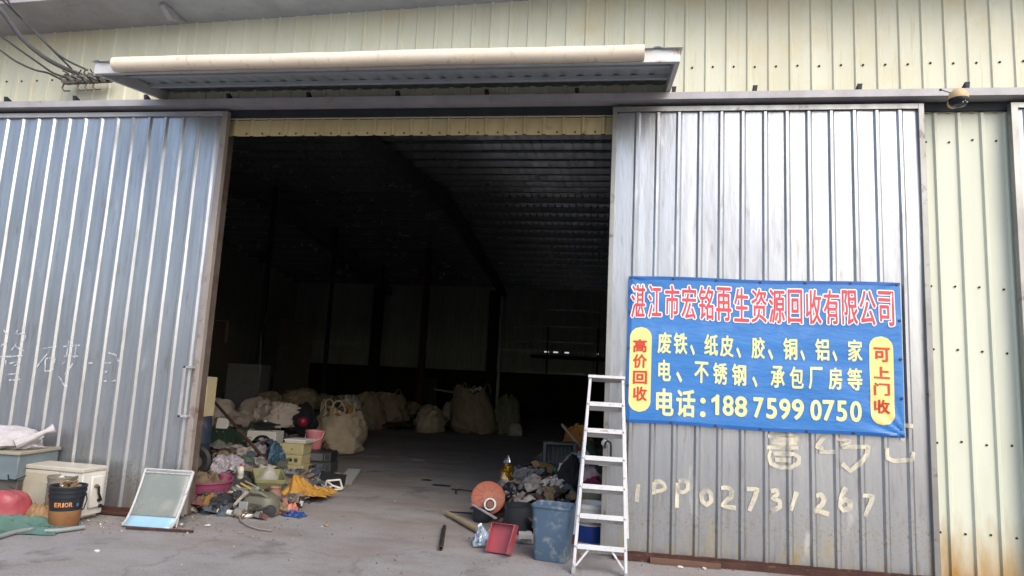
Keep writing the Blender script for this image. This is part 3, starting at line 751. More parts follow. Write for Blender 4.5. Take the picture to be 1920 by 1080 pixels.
# ================================================================== outside, left of the doorway
# air conditioner
t = thing('air_conditioner_unit', 'dirty cream outdoor air conditioner unit standing by the left sliding door', 'air conditioner', (-5.29, 6.04, 0), (0, 0, R(-3)))
W_, D_, H_ = .72, .29, .475
acm = mat('cream_enamel', 'b5b0a3', 'a39d90', scale=4, rough=.45, spot=('8f7f66', 6, .6, .2))
acw = mat('white_enamel', 'c9c7c1', 'b5b2ab', scale=4, rough=.45, spot=('7d756a', 8, .62, .15))
q = MB(); q.b2((-W_ / 2, -D_ / 2 + .012, .03), (W_ / 2, D_ / 2, H_ - .03)); q.build('casing', acw, t, bev=.008)
q = MB(); q.b2((-W_ / 2 - .008, -D_ / 2 - .008, H_ - .0295), (W_ / 2 + .008, D_ / 2 + .008, H_ + .01)); q.build('lid', acm, t, bev=.008)
q = MB(); q.b2((-W_ / 2 + .012, -D_ / 2 - .002, .04), (W_ / 2 - .27, -D_ / 2 + .0115, H_ - .035)); q.build('grille_panel', acm, t, bev=.006)
gr = MB()
for k in range(26): gr.b2((-W_ / 2 + .05, -D_ / 2 - .006, .07 + k * .0135), (W_ / 2 - .31, -D_ / 2 - .0025, .074 + k * .0135))
gr.build('grille', mat('grille_beige', 'b3a98f', 'a0967d', rough=.6), t)
q = MB()
for k, ch in enumerate('GREE'): glyph_in(q, ch, (.135 + k * .030, .160 + k * .030, .378, .405), lambda x, z, e=0: (x, -D_ / 2 + .0085 - e, z), .0012, 6)
q.build('brand_lettering', pdark, t, smooth=False)
q = MB(); q.b2((W_ / 2 + .0, -D_ / 2 + .10, .10), (W_ / 2 + .028, D_ / 2 - .04, .40)); q.build('service_cover', acw, t, bev=.01)
q = MB(); q.tube([(W_ / 2 + .03, .02, .31), (W_ / 2 + .05, .02, .30), (W_ / 2 + .052, .025, .24), (W_ / 2 + .055, .05, .19), (W_ / 2 + .045, .07, .17), (W_ / 2 + .03, .075, .17)], .011, 8); q.build('pipe', black, t)
for zz in (.31, .17, .11):
    q = MB(); q.lathe([(.018, 0), (.018, .02), (.010, .022), (.010, .035)], 10, Matrix.Translation((W_ / 2 + .028, .0 + (.31 - zz) * .4, zz)) @ Matrix.Rotation(R(90), 4, 'Y'), cap1=True); q.build('valve', tin if zz > .2 else black, t)
for xx in (-.25, .25):
    q = MB(); q.b2((xx - .05, -D_ / 2 + .01, 0), (xx + .05, D_ / 2, .029)); q.build('foot', acm, t)

# grey cabinet at the left edge and the sack on it
t = thing('steel_cabinet', 'grey steel cabinet at the left edge with a white sack lying on top', 'cabinet', (-6.15, 6.0, 0), (0, 0, R(4)))
cabm = mat('grey_blue_steel', '6f7c82', '626e74', scale=3, stretch=(.5, 3, 3), rough=.45, metal=.2)
q = MB(); q.b2((-.55, -.2, .0), (.55, .26, .34)); q.build('lower_cupboard', mat('dark_grey_steel', '57534f', '4a4744', scale=3, rough=.6), t, bev=.006)
q = MB(); q.b2((-.56, -.24, .3405), (.56, .27, .58)); q.build('apron', cabm, t, bev=.008)
q = MB(); q.b2((-.58, -.26, .5805), (.58, .28, .61)); q.build('top', mat('worn_tan_board', '8f8a7c', '7c7669', scale=4, rough=.7), t, bev=.006)
q = MB(); q.tube([(.50, -.27, .40), (.53, -.29, .36), (.60, -.29, .36), (.68, -.27, .40)], .006, 6); q.tube([(.54, -.29, .30), (.60, -.28, .27), (.64, -.28, .27)], .004, 6); q.build('loose_wire', black, t)
q = MB(); lump(q, .9, .5, .20, 11, .12, sag=.4)
sk = tag(q.build('white_sack', weave_white, loc=(-6.02, 6.0, .612), rot=(0, 0, .15)), 'dirty white woven sack lying on the grey steel cabinet', 'sack')
q = MB(); q.tube([(.30, -.19, .06), (.40, -.10, .12), (.47, -.02, .18), (.52, .02, .21)], [.05, .035, .022, .05], 9); q.build('sack_neck', weave_white, sk)

# paint bucket, tin behind it, red bowl, paper, tarp, hose
t = thing('paint_bucket', 'black and tan plastic paint bucket full of scraps in front of the air conditioner', 'bucket', (-4.90, 5.68, 0), (0, 0, R(34)))
bk = mat('charcoal_bucket', '23282d', '1b1f24', scale=6, rough=.4); tanm = mat('tan_label', '84603c', '755233', scale=6, rough=.6, spot=('6a4a34', 10, .56, .15))
q = MB()
q.lathe([(.118, 0), (.122, .006), (.130, .155)], 32, mi=1, cap0=True)
q.lathe([(.130, .155), (.142, .27), (.150, .272), (.150, .292), (.144, .294), (.145, .312), (.153, .314), (.153, .334), (.147, .336), (.149, .352), (.156, .354), (.156, .37), (.145, .37), (.138, .28)], 32, mi=0)
q.build('bucket_body', [bk, tanm], t)
def wrap(r, z0):
    return lambda x, z, e=0: ((r + z * .09 + e) * math.sin(x / r), -(r + z * .09 + e) * math.cos(x / r), z0 + z)
q = MB(); x = -.078
for ch in 'ERIOR':
    wd_ = .012 if ch == 'I' else .027
    glyph_in(q, ch, (x, x + wd_, 0, .038), wrap(.1405, .195), .0012, 6); x += wd_ + .006
q.build('label_lettering', mat('orange_print', 'c98a55', rough=.6), t, smooth=False)
q = MB(); x = -.075
for ch in 'ERIOGL':
    glyph_in(q, ch, (x, x + .016, 0, .017), wrap(.1375, .162), 0, 0); x += .024
q = MB(); q.grid(lambda u, v: wrap(.1415, .193)(.10 + u * .022, v * .03), 3, 2); q.build('label_mark', mat('slate_blue_print', '4d5d7c', rough=.6), t)
q = MB(); q.tube([(.150, -.03, .30), (.165, -.06, .24), (.150, -.085, .17), (.135, -.05, .15)], .006, 6); q.build('bail_handle', black, t)
q = MB()
for k in range(16):
    a = rnd.uniform(0, 6.28); r = rnd.uniform(0, .1)
    q.box((r * math.cos(a), r * math.sin(a), .34 + rnd.uniform(-.02, .05)), (rnd.uniform(.02, .10), rnd.uniform(.02, .07), .006), (rnd.uniform(-1, 1), rnd.uniform(-1, 1), rnd.uniform(0, 3)), rnd.randrange(3))
q.lathe([(.14, .33), (.001, .345)], 20, mi=1)
tag(q.build('bucket_scraps', [silver, kraft, pdark], t), None, None, kind='stuff')
t = thing('tin_can', 'dented tin can with a stained rim behind the black and tan bucket', 'tin can', (-5.10, 5.83, 0))
q = MB(); q.lathe([(.12, 0), (.12, .40), (.128, .402), (.128, .42), (.116, .42), (.112, .3)], 28, cap0=True, wob=lambda a, z: 1 + .03 * math.sin(3 * a + z * 9)); q.build('can_body', mat('stained_tin', '8a8478', '6b6255', scale=6, rough=.55, metal=.3, spot=('c9c4b4', 7, .58, .1)), t)
q = MB(); drape(q, .2, .2, .06, 5, 16, 14); q.build('dried_paint', whitep, t, loc=(0, 0, .36))
q = MB(); lump(q, .36, .34, .30, 21, .02, sag=.1)
tag(q.build('red_plastic_bag', pred, loc=(-5.36, 5.55, 0)), 'round red plastic bag on the ground at the left edge', 'bag')
q = MB(); drape(q, .34, .26, .16, 31, 22, 18, .3, .6)
tag(q.build('kraft_paper', kraft, loc=(-5.12, 5.66, .03), rot=(.5, .1, .5), solid=.003), 'crumpled brown kraft paper beside the red plastic bag', 'paper')
q = MB(); drape(q, .95, .40, .11, 41, 40, 24, .25, .7)
tag(q.build('teal_tarpaulin', pteal, loc=(-5.22, 5.42, 0), rot=(0, 0, .35), solid=.004), 'crumpled teal green tarpaulin strip beneath the red plastic bag', 'tarpaulin')
q = MB(); pts = [G(-60, 1030), G(-10, 1014), G(25, 1003), G(55, 998), G(85, 1001), G(115, 999), G(158, 993)]
q.tube([p_ + Vector((0, 0, .022)) for p_ in pts], .02, 10, caps=True)
tag(q.build('grey_hose', mat('grey_rubber', '7f8687', '6d7374', scale=6, rough=.55)), 'short length of grey corrugated hose on the ground before the paint bucket', 'hose')

# window sash leaning beside the left door
t = thing('window_sash', 'white framed curved glass panel leaning beside the edge of the left sliding door', 'window sash', (-4.20, 5.86, 0), (0, 0, R(4)))
def sash(u, v):                                           # bowed forward at the bottom
    z = v * .475; y = .28 * (v ** .62); return Vector(((u - .5) * (.47 + .02 * v), y, z + .012))
q = MB(); q.grid(lambda u, v: sash(u, .16 + v * .84), 6, 24); q.build('pane', pane_m, t, solid=.006)
q = MB(); q.grid(lambda u, v: sash(u, v * .158) + Vector((0, -.002, 0)), 6, 6); q.build('lower_pane', pane_b, t, solid=.006)
for u in (.0, 1.0):
    q = MB(); q.tube([sash(u, k / 14) for k in range(15)], .013, 6); q.build('frame_side', white_al, t)
q = MB(); q.tube([sash(k / 6, 1.0) for k in range(7)], .012, 6); q.build('frame_top', white_al, t)
q = MB(); q.tube([sash(k / 6, .945) + Vector((0, -.008, 0)) for k in range(7)], .007, 6); q.build('frame_bar', white_al, t)
q = MB(); q.tube([Vector((.235, .27, .47)), Vector((.225, .18, .24)), Vector((.22, .12, .0))], .009, 6); q.build('stay', white_al, t)
q = MB(); a, b = G(236, 992), G(362, 999); q.tube([a + Vector((0, 0, .014)), b + Vector((0, 0, .014))], .013, 6)
tag(q.build('rusty_bar', rust), 'rusty steel bar on the ground at the foot of the leaning window sash', 'bar')

# ================================================================== aluminium ladder
L0, L1 = Vector((-.015, 5.69, 0)), Vector((-.005, 6.22, 1.585))
t = thing('step_ladder', 'white aluminium step ladder folded and leaning by the banner', 'step ladder', L0)
ax = (L1 - L0); LL = ax.length; ax.normalize(); sx_ = Vector((1, 0, 0)); ny = ax.cross(sx_)   # ny points away from the wall or towards it
if ny.y > 0: ny = -ny
lrot = Matrix((sx_, -ny, ax)).transposed()
def lp_(x, y, z): return lrot @ Vector((x, y, z))          # y > 0 towards the wall
def half(z): return .212 - (.212 - .148) * z / LL
def beam(mb, a, b, wx, wy):
    a, b = Vector(a), Vector(b); vs = []
    for c in (a, b):
        for (dx, dy) in ((-wx, -wy), (wx, -wy), (wx, wy), (-wx, wy)): vs.append(lp_(c.x + dx, c.y + dy, c.z))
    mb.add(vs, [(0, 3, 2, 1), (4, 5, 6, 7), (0, 1, 5, 4), (1, 2, 6, 5), (2, 3, 7, 6), (3, 0, 4, 7)])
for s in (-1, 1):
    q = MB(); beam(q, (s * half(0), 0, .0), (s * half(LL), 0, LL - .01), .013, .028); q.build('front_rail', white_al, t, bev=.003)
    q = MB(); beam(q, (s * (half(0) + .012), .075, .30), (s * (half(LL) + .006), .055, LL - .02), .010, .014); q.build('rear_leg', white_al, t, bev=.003)
    q = MB(); beam(q, (s * (half(.05) - .012), -.012, .05), (s * .095, -.012, .185), .010, .006); q.build('brace', white_al, t)
    q = MB(); beam(q, (s * half(0), 0, -.012), (s * half(0), 0, .028), .017, .032); q.build('rubber_foot', pgrey, t, bev=.004)
for k in range(6):
    z = .20 + k * .243; hw = half(z) - .014
    q = MB(); beam(q, (-hw, -.010, z - .02), (-hw + .0001, -.010, z - .02), 0, 0)
    q = MB()
    q.add([lp_(x, y, zz) for x in (-hw, hw) for (y, zz) in ((-.034, z - .018), (-.034, z + .022), (.05, z + .022 - .035), (.05, z - .002 - .035), (-.024, z + .004), (-.024, z - .018))],
          [(0, 6, 7, 1), (1, 7, 8, 2), (2, 8, 9, 3), (3, 9, 10, 4), (4, 10, 11, 5), (5, 11, 6, 0), (0, 1, 4, 5), (1, 2, 3, 4), (6, 11, 10, 7), (7, 10, 9, 8)])
    st = q.build('step', white_al, t)
    if k == 4:
        q = MB(); q.add([lp_(x, -.0355, zz) for x, zz in ((-.04, z - .002), (.03, z - .002), (.03, z + .012), (-.04, z + .012))], [(0, 1, 2, 3)]); q.build('sticker', mat('faded_sticker', '8d6f70', 'b9b3b0', scale=40, rough=.7), st, smooth=False)
    for s in (-1, 1):
        q = MB(); q.lathe([(.009, 0), (.008, .003), (.003, .005)], 10, Matrix.Translation(lp_(s * half(z), -.028, z)) @ lrot.to_4x4() @ Matrix.Rotation(R(90), 4, 'X'), cap1=True); q.build('rivet', tin, st)
q = MB(); hw = half(LL) + .02
vs = [lp_(x, y, zz) for x in (-hw, hw) for (y, zz) in ((-.045, LL - .012), (-.045, LL + .018), (.07, LL + .018), (.07, LL - .012))]
q.add(vs, [(0, 4, 5, 1), (1, 5, 6, 2), (2, 6, 7, 3), (3, 7, 4, 0), (0, 1, 2, 3), (4, 7, 6, 5)]); q.build('top_cap', white_al, t, bev=.004)

# ================================================================== right-hand heap, near things
t = thing('waste_bin', 'tall faded blue plastic waste bin standing empty beside the ladder', 'waste bin', (-.43, 6.06, 0), (0, 0, R(-10)))
q = MB(); q.rloops([(.28, .22, .035, 0), (.285, .225, .035, .008), (.345, .26, .04, .445), (.368, .285, .045, .446), (.37, .287, .045, .462), (.345, .262, .04, .465), (.335, .25, .038, .44), (.27, .21, .03, .012)], cap0=True, cap1=True); q.build('bin_body', pblue, t)
t = thing('dustpan', 'red plastic dustpan tipped on its side in front of the blue waste bin', 'dustpan', (-.88, 6.03, 0), (0, 0, R(-12)))
q = MB()
TT = Matrix.Rotation(R(-16), 4, 'X')
q.add([TT @ Vector(v) for v in ((-.135, 0, .01), (.10, 0, .01), (.125, 0, .26), (-.115, 0, .26))] + [TT @ Vector(v) for v in ((-.135, .012, .01), (.10, .012, .01), (.125, .012, .26), (-.115, .012, .26))],
      [(0, 1, 2, 3), (7, 6, 5, 4), (0, 4, 5, 1), (1, 5, 6, 2), (2, 6, 7, 3), (3, 7, 4, 0)]); q.build('pan_back', pred, t, bev=.004)
q = MB()
for (a, b, w0, w1) in (((-.135, .01), (-.115, .26), .05, .05), ((-.115, .26), (.125, .26), .05, .06), ((.125, .26), (.10, .01), .10, .14)):
    a, b = Vector((a[0], 0, a[1])), Vector((b[0], 0, b[1])); o_ = Vector((0, -1, 0)); t3 = (b - a).normalized(); n3 = Vector((t3.z, 0, -t3.x)) * .007
    q.add([TT @ (v) for v in (a, b, b + o_ * w1, a + o_ * w0, a + n3, b + n3, b + n3 + o_ * w1, a + n3 + o_ * w0)], [(0, 1, 2, 3), (7, 6, 5, 4), (0, 4, 5, 1), (1, 5, 6, 2), (2, 6, 7, 3), (3, 7, 4, 0)])
q.build('pan_rim', pred, t, bev=.003)
def pot(name, label, loc, r, h, m, rz=0, grip=True):
    t = thing(name, label, 'pot', loc, (0, 0, rz))
    q = MB(); q.lathe([(r * .80, 0), (r * .93, .012), (r, .05), (r, h - .008), (r * 1.05, h - .004), (r * 1.05, h), (r * .96, h), (r * .96, .05), (r * .80, .02), (.001, .02)], 32, cap0=True); q.build('pot_body', m, t)
    if grip:
        for s in (-1, 1):
            q = MB(); q.tube([(s * r, -.04, h - .04), (s * (r + .03), -.035, h - .035), (s * (r + .03), .035, h - .035), (s * r, .04, h - .04)], .007, 6); q.build('handle', black, t)
    return t
potm = mat('dark_grey_enamel', '34373d', '2b2d32', scale=7, rough=.42, metal=.2, spot=('4c4d50', 10, .62, .1))
a = G(900, 981); pot('cooking_pot', 'small round dark grey cooking pot below the orange disc', (a.x, a.y + .10, 0), .098, .165, potm)
a = G(968, 1004); pot('cooking_pot', 'large dark grey cooking pot directly behind the red dustpan', (a.x, a.y + .16, 0), .150, .27, potm, grip=False)
# orange disc with a ring
t = thing('orange_disc', 'faded orange round plastic fan cover with a pale ring propped on the small pot', 'fan cover', A(915, 936, 7.35), (0, 0, 0))
TD = Matrix.Translation((0, 0, .02)) @ Matrix.Rotation(R(60), 4, 'X') @ Matrix.Rotation(R(8), 4, 'Y')
q = MB(); q.lathe([(.001, .044), (.06, .040), (.062, .036), (.10, .029), (.102, .025), (.145, .013), (.147, .009), (.178, .0), (.186, -.010), (.178, -.014)], 40, TD)
for k in range(12):
    a = 2 * math.pi * k / 12; q.tube([TD @ Vector((.065 * math.cos(a), .065 * math.sin(a), .038)), TD @ Vector((.17 * math.cos(a), .17 * math.sin(a), .003))], .004, 5)
q.build('disc', porange, t)
TR = Matrix.Translation((.05, -.135, -.03)) @ Matrix.Rotation(R(70), 4, 'X')
q = MB(); q.lathe([(.048, 0), (.062, .006), (.068, .018), (.062, .028), (.050, .030)], 28, TR); q.build('ring', pwhite, t)
q = MB(); q.lathe([(.001, .02), (.035, .018), (.048, .006)], 24, TR); q.build('hub', mat('brown_hub', '7a5646', '684637', rough=.6), t)
# sticks and pipes on the floor
q = MB(); a, b = G(838, 968), G(914, 1010); a.z = b.z = .03
q.tube([a, a.lerp(b, .3) + Vector((0, 0, .004)), a.lerp(b, .7), b], [.030, .028, .029, .028], 10)
tag(q.build('wooden_pole', wood), 'short pale wooden pole lying on the floor beside the small pot', 'pole')
q = MB(); a, b = G(833, 992), G(826, 1033); d_ = (b - a).normalized()
q.lathe([(.021, 0), (.021, (b - a).length), (.014, (b - a).length), (.013, .02)], 14, Matrix.Translation(a + Vector((0, 0, .022))) @ d_.to_track_quat('Z', 'Y').to_matrix().to_4x4())
tag(q.build('steel_pipe', mat('dark_pipe', '4b4846', '3a3735', rough=.5, metal=.5)), 'short dark steel pipe lying alone on the floor pointing at the camera', 'pipe')
q = MB(); a, b = A(885, 945, 7.3), A(930, 972, 7.0)
q.box((a + b) / 2, ((b - a).length, .03, .012), (b - a).to_track_quat('X', 'Z').to_matrix())
tag(q.build('metal_strip', steel), 'flat grey metal strip lying across the small dark cooking pot', 'metal strip')
q = MB(); q.tube([G(838, 961) + Vector((0, 0, .01)), G(866, 963) + Vector((0, 0, .012)), G(886, 964) + Vector((0, 0, .01))], .008, 6)
tag(q.build('iron_rod', black), 'thin black rod on the floor left of the small pot', 'rod')
q = MB(); a = G(862, 922)
q.tube([a + Vector((-.12, .05, .02)), a + Vector((-.05, .02, .02)), a + Vector((.0, 0, .03)), a + Vector((.2, .0, .02))], .008, 6); q.tube([a + Vector((-.05, .02, .02)), a + Vector((-.03, -.12, .012)), a + Vector((0, -.22, .012))], .010, 6)
tag(q.build('black_bracket', black), 'small black forked bracket on the floor left of the orange disc', 'bracket')
# gold foil trophy in plastic
t = thing('foil_balloon', 'gold foil balloon crumpled inside a silver tipped clear bag', 'balloon', A(950, 900, 8.2) , (0, 0, 0))
t.location.z = .24
q = MB(); q.lathe([(.001, .02), (.06, .04), (.085, .10), (.07, .16), (.075, .20), (.05, .25), (.02, .27)], 18, wob=lambda a, z: 1 + .22 * math.sin(4 * a + z * 40)); q.build('gold_foil', gold, t)
q = MB(); q.lathe([(.03, .262), (.045, .29), (.02, .34), (.004, .37)], 14, wob=lambda a, z: 1 + .25 * math.sin(5 * a + z * 30)); q.build('silver_tip', silver, t)
q = MB(); q.lathe([(.17, -.12), (.11, .02), (.075, .12), (.05, .2)], 22, wob=lambda a, z: 1 + .2 * math.sin(3 * a + z * 14) + .08 * math.sin(9 * a)); q.build('clear_wrap', film, t)
q = MB(); drape(q, .42, .34, .30, 71, 26, 22, .25, .5)
tag(q.build('clear_plastic_bag', film, loc=A(985, 890, 8.6), rot=(.7, .5, .2)), 'crumpled clear plastic bag right of the gold foil balloon', 'plastic bag').location.z = .22
# black bags, jar lid, cardboard etc on the right-hand heap
put_sack('black_rubbish_bag', 'shiny black rubbish bag between the orange disc and the dark pots', 'rubbish bag', 962, 958, 7.6, 56, 32, mat('black_bag_film', '1b1c20', '24262b', scale=6, rough=.3, bump=.6, bscale=12), 3, z=.17, d=.3, crump=.3)
t = thing('wicker_drum', 'round brown basket with a pale rim under the gold foil balloon', 'basket', A(960, 925, 7.9)); t.location.z = .19
q = MB(); q.lathe([(.07, 0), (.10, .02), (.115, .10), (.105, .11), (.09, .03), (.001, .03)], 24, Matrix.Rotation(R(40), 4, 'X'), cap0=True); q.build('basket_body', mat('brown_wicker', '6b5138', '523c28', scale=30, stretch=(1, 1, 3), rough=.85), t)
q = MB(); q.tube([Matrix.Rotation(R(40), 3, 'X') @ Vector((.113 * math.cos(k / 24 * 6.2832), .113 * math.sin(k / 24 * 6.2832), .11)) for k in range(25)], .009, 6); q.build('basket_rim', kraft, t)
def cube_item(name, label, cat, px, py, Y, wpx, hpx, d, m, rz=0, rx=0, ry=0, z=None, parts=None, bev=.006, group=None):
    a = A(px, py, Y); wd, h = M_(wpx, Y), M_(hpx, Y)
    t = thing(name, label, cat, (a.x, a.y, a.z if z is None else z), (rx, ry, rz), group)
    q = MB(); q.b2((-wd / 2, -d / 2, 0), (wd / 2, d / 2, h)); q.build('body', m, t, bev=bev)
    if parts: parts(t, wd, d, h)
    return t
def flaps(t, wd, d, h):
    for s in (-1, 1):
        q = MB(); q.box((s * (wd / 2 + .03), 0, h - .015), (.08, d * .96, .004), (0, s * .6, 0)); q.build('flap', kraft, t)
cube_item('cardboard_box', 'brown cardboard box leaning on its corner behind the red carton', 'cardboard box', 1016, 920, 9.0, 34, 24, .2, kraft, .5, .25, .2, z=.26, parts=flaps)
def band(t, wd, d, h):
    q = MB(); q.b2((-wd / 2 - .002, -d / 2 - .002, h * .35), (wd / 2 + .002, d / 2 + .002, h * .55)); q.build('band', whitep, t)
cube_item('red_carton', 'small dull red carton with a pale band in front of the cardboard box', 'carton', 997, 940, 8.2, 28, 24, .16, mat('dull_red_card', '7d3a34', '692f2a', rough=.8), -.3, .1, .1, z=.18, parts=band)
cube_item('olive_carton', 'olive green carton lying behind the tall blue waste bin', 'carton', 1000, 958, 7.6, 42, 24, .2, mat('olive_card', '5c5a42', '4d4b37', rough=.85), .2, 0, 0, z=.12, parts=band)
q = MB(); fl = random.Random(5)
for k in range(60):
    c0 = Vector((fl.uniform(-.16, .16), fl.uniform(-.1, .1), fl.uniform(.02, .16)))
    for j in range(5):
        a = j * 1.257 + fl.random(); q.add([c0, c0 + Vector((.028 * math.cos(a), .022 * math.sin(a) - .008, .022 * math.sin(a + .8))), c0 + Vector((.034 * math.cos(a + .5), .022 * math.sin(a + .5) - .012, .026 * math.sin(a + 1.3))), c0 + Vector((.026 * math.cos(a + 1), .018 * math.sin(a + 1), .022 * math.sin(a + 1.8)))], [(0, 1, 2, 3)], k % 3 == 0)
tag(q.build('artificial_flowers', [whitep, mat('dusky_pink_petal', 'a06870', '8a525c', rough=.8)], loc=(A(1030, 940, 7.9).x, 7.9, .26), smooth=False), 'bunch of white and dusky pink artificial flowers above the blue waste bin', 'artificial flowers')
cr = thing('plastic_crate', 'dark grey plastic crate standing on end at the back of the right heap', 'crate', A(1046, 880, 9.3), (0, 0, R(8))); cr.location.z = .22
cw, ch_ = .40, .50
crm = mat('slate_crate', '4b5356', '3e4548', scale=6, rough=.55)
q = MB(); q.b2((-cw / 2, .02, 0), (cw / 2, .05, ch_)); q.build('crate_base', crm, cr)
for s in (-1, 1):
    q = MB(); q.b2((s * cw / 2 - .02, -.22, 0), (s * cw / 2 + .02, .019, ch_)); q.build('crate_side', crm, cr, bev=.004)
for z_ in (0, ch_ - .03):
    q = MB(); q.b2((-cw / 2 + .021, -.22, z_), (cw / 2 - .021, .018, z_ + .03)); q.build('crate_end', crm, cr, bev=.004)
q = MB()
for k in range(6): q.b2((-cw / 2 + .05 + k * .056, -.235, .05), (-cw / 2 + .058 + k * .056, -.221, ch_ - .05))
q.b2((-cw / 2 + .022, -.23, .24), (cw / 2 - .022, -.2205, .255)); q.build('crate_lattice', crm, cr)
put_sack('orange_sack', 'yellow and orange stuffed sack at the top of the right heap', 'sack', 1085, 845, 9.9, 58, 52, mat('yellow_orange_weave', 'a2752f', '8a4f22', scale=3, rough=.85, bump=.4, bscale=16, contrast=.25), 8, z=.50, d=.4, crump=.16)
q = MB(); q.tube([A(1054, 796, 9.7), A(1098, 850, 9.3)], .022, 8)
tag(q.build('wooden_stick', wood), 'pale wooden stick leaning on the yellow and orange sack', 'stick')
put_sack('plastic_sack', 'crumpled lilac plastic sack to the right of the dark grey crate', 'plastic sack', 1088, 900, 8.8, 66, 56, lilac_film, 9, z=.24, d=.4, crump=.2)
put_sack('black_cloth_bundle', 'bundle of black cloth below the lilac plastic sack', 'cloth bundle', 1072, 935, 8.0, 64, 84, blk_cloth, 10, z=.10, d=.36, crump=.2)
put_cloth('white_rag', 'white rag hanging at the left of the black cloth bundle', 'rag', 1058, 880, 8.35, 22, .12, .10, whitep, 12, rz=.3).rotation_euler = (1.2, .3, .2)
put_cloth('magenta_cloth', 'folded magenta cloth behind the ladder rungs', 'cloth', 1112, 912, 7.6, 42, .25, .10, mat('magenta_fabric', '7d2848', '6a203c', rough=.85, bump=.3), 13)
put_sack('olive_sack', 'grey green sack with a pale label behind the lower ladder rungs', 'sack', 1108, 962, 7.3, 56, 42, weave_olive, 14, z=.20, d=.34)
q = MB(); q.tube([A(1105, 832, 8.4), A(1126, 880, 7.8)], .05, 8)
tag(q.build('dark_green_roll', pgreen), 'dark green rolled mat standing behind the upper ladder rungs', 'rolled mat')
put_sack('pale_pink_bag', 'pale pinkish plastic bag behind the middle ladder rungs', 'bag', 1110, 890, 7.9, 46, 24, mat('pale_pink_film', 'b39a98', '967d7c', rough=.5, bump=.5), 15, z=.42, d=.3)
t = thing('paint_pail', 'white paint pail with a dark blue label behind the ladder foot', 'pail', (-.115, 6.66, 0), (0, 0, R(20)))
q = MB(); q.lathe([(.125, 0), (.128, .006), (.150, .35), (.158, .352), (.158, .372), (.153, .374), (.153, .395), (.145, .395), (.122, .02), (.001, .02)], 32, cap0=True); q.build('pail_body', pwhite, t)
q = MB(); q.lathe([(.1325, .045), (.1425, .20)], 32); q.build('label', mat('navy_label', '24408c', '1d3474', scale=5, rough=.45), t)
q = MB(); q.lathe([(.1438, .212), (.1475, .268)], 32); q.build('label_band', pgrey, t)
q = MB()
for k in range(3): glyph_in(q, 'EIO'[k], (-.045 + k * .03, -.025 + k * .03, .222, .248), lambda x, z, e=0: (.1485 * math.sin(x / .148), -.1485 * math.cos(x / .148) - e, z), .001, 6)
q = MB(); q.tube([(-.155, 0, .34), (-.12, -.10, .27), (-.02, -.165, .235), (.10, -.12, .27), (.155, 0, .34)], .004, 6); q.build('bail_handle', tin, t)
q = MB(); drape(q, .3, .24, .12, 81, 20, 16, .3, .6)
tag(q.build('crumpled_red_sheet', mat('brick_red_film', '8c4034', '76342a', rough=.7), loc=(-.22, 6.78, 0), rot=(.3, 0, 0), solid=.003), 'crumpled brick red plastic sheet left of the white paint pail', 'plastic sheet')
q = MB(); drape(q, .22, .16, .14, 83, 22, 18, .3, .9)
tag(q.build('foil_packet', mat('white_blue_foil', 'b9c3cc', '5b6f86', scale=14, rough=.3, metal=.4, contrast=.15), loc=G(908, 1022), rot=(0, 0, .4), solid=.002), 'crumpled silver and blue foil packet left of the red dustpan', 'packet')
cube_item('white_carton', 'small white carton lying between the red dustpan and the blue bin', 'carton', 985, 1006, 6.5, 24, 10, .10, whitep, .15, z=.05, parts=None)
q = MB(); lump(q, .13, .1, .10, 84, .25, 24, 16)
tag(q.build('paper_ball', mat('grey_tissue', 'b2aca4', '8f887f', scale=9, rough=.85, bump=.5), loc=G(990, 1018)), 'scrunched grey tissue ball at the left foot of the blue bin', 'paper')

# ================================================================== left-hand heap
# stack of computer cases
def pc_case(label, px, py, Y, wd, h, d, m, rz, z, dark=False):
    a = A(px, py, Y); t = thing('computer_case', label, 'computer case', (a.x, Y + d / 2, z), (0, 0, rz), 'discarded computer cases in the left heap')
    q = MB(); q.b2((-wd / 2, -d / 2, 0), (wd / 2, d / 2, h)); q.build('case_body', m, t, bev=.006)
    if dark:
        q = MB(); q.b2((-wd / 2 + .03, -d / 2 - .008, .02), (wd / 2 - .12, -d / 2 - .001, h - .02)); q.build('front_panel', mat('grey_front', '55585b', '484b4e', rough=.5), t)
        q = MB(); q.tube([(wd / 2 - .09, -d / 2 - .004, .03), (wd / 2 - .02, -d / 2 - .004, .03), (wd / 2 - .02, -d / 2 - .004, h - .03), (wd / 2 - .09, -d / 2 - .004, h - .03), (wd / 2 - .09, -d / 2 - .004, .03)], .005, 6); q.build('vent_frame', tin, t)
    else:
        q = MB()
        q.lathe([(.001, .004), (.034, .003), (.036, 0)], 18, Matrix.Translation((-wd / 2 + .09, -d / 2 - .001, h * .45)) @ Matrix.Rotation(R(90), 4, 'X')); q.build('fan_grille', pgrey, t)
        q = MB(); q.b2((-.03, -d / 2 - .006, h * .35), (.03, -d / 2 - .001, h * .62)); q.build('socket', pdark, t)
        q = MB(); q.b2((.06, -d / 2 - .005, h * .30), (.11, -d / 2 - .001, h * .70)); q.build('port_plate', tin, t)
    return t
pc_case('cream computer case at the bottom of the cream stack', 546, 888, 9.0, .32, .135, .30, pcream, .04, .055)
pc_case('cream computer case in the middle of the cream stack', 544, 868, 9.0, .32, .135, .30, pcream, -.02, .192)
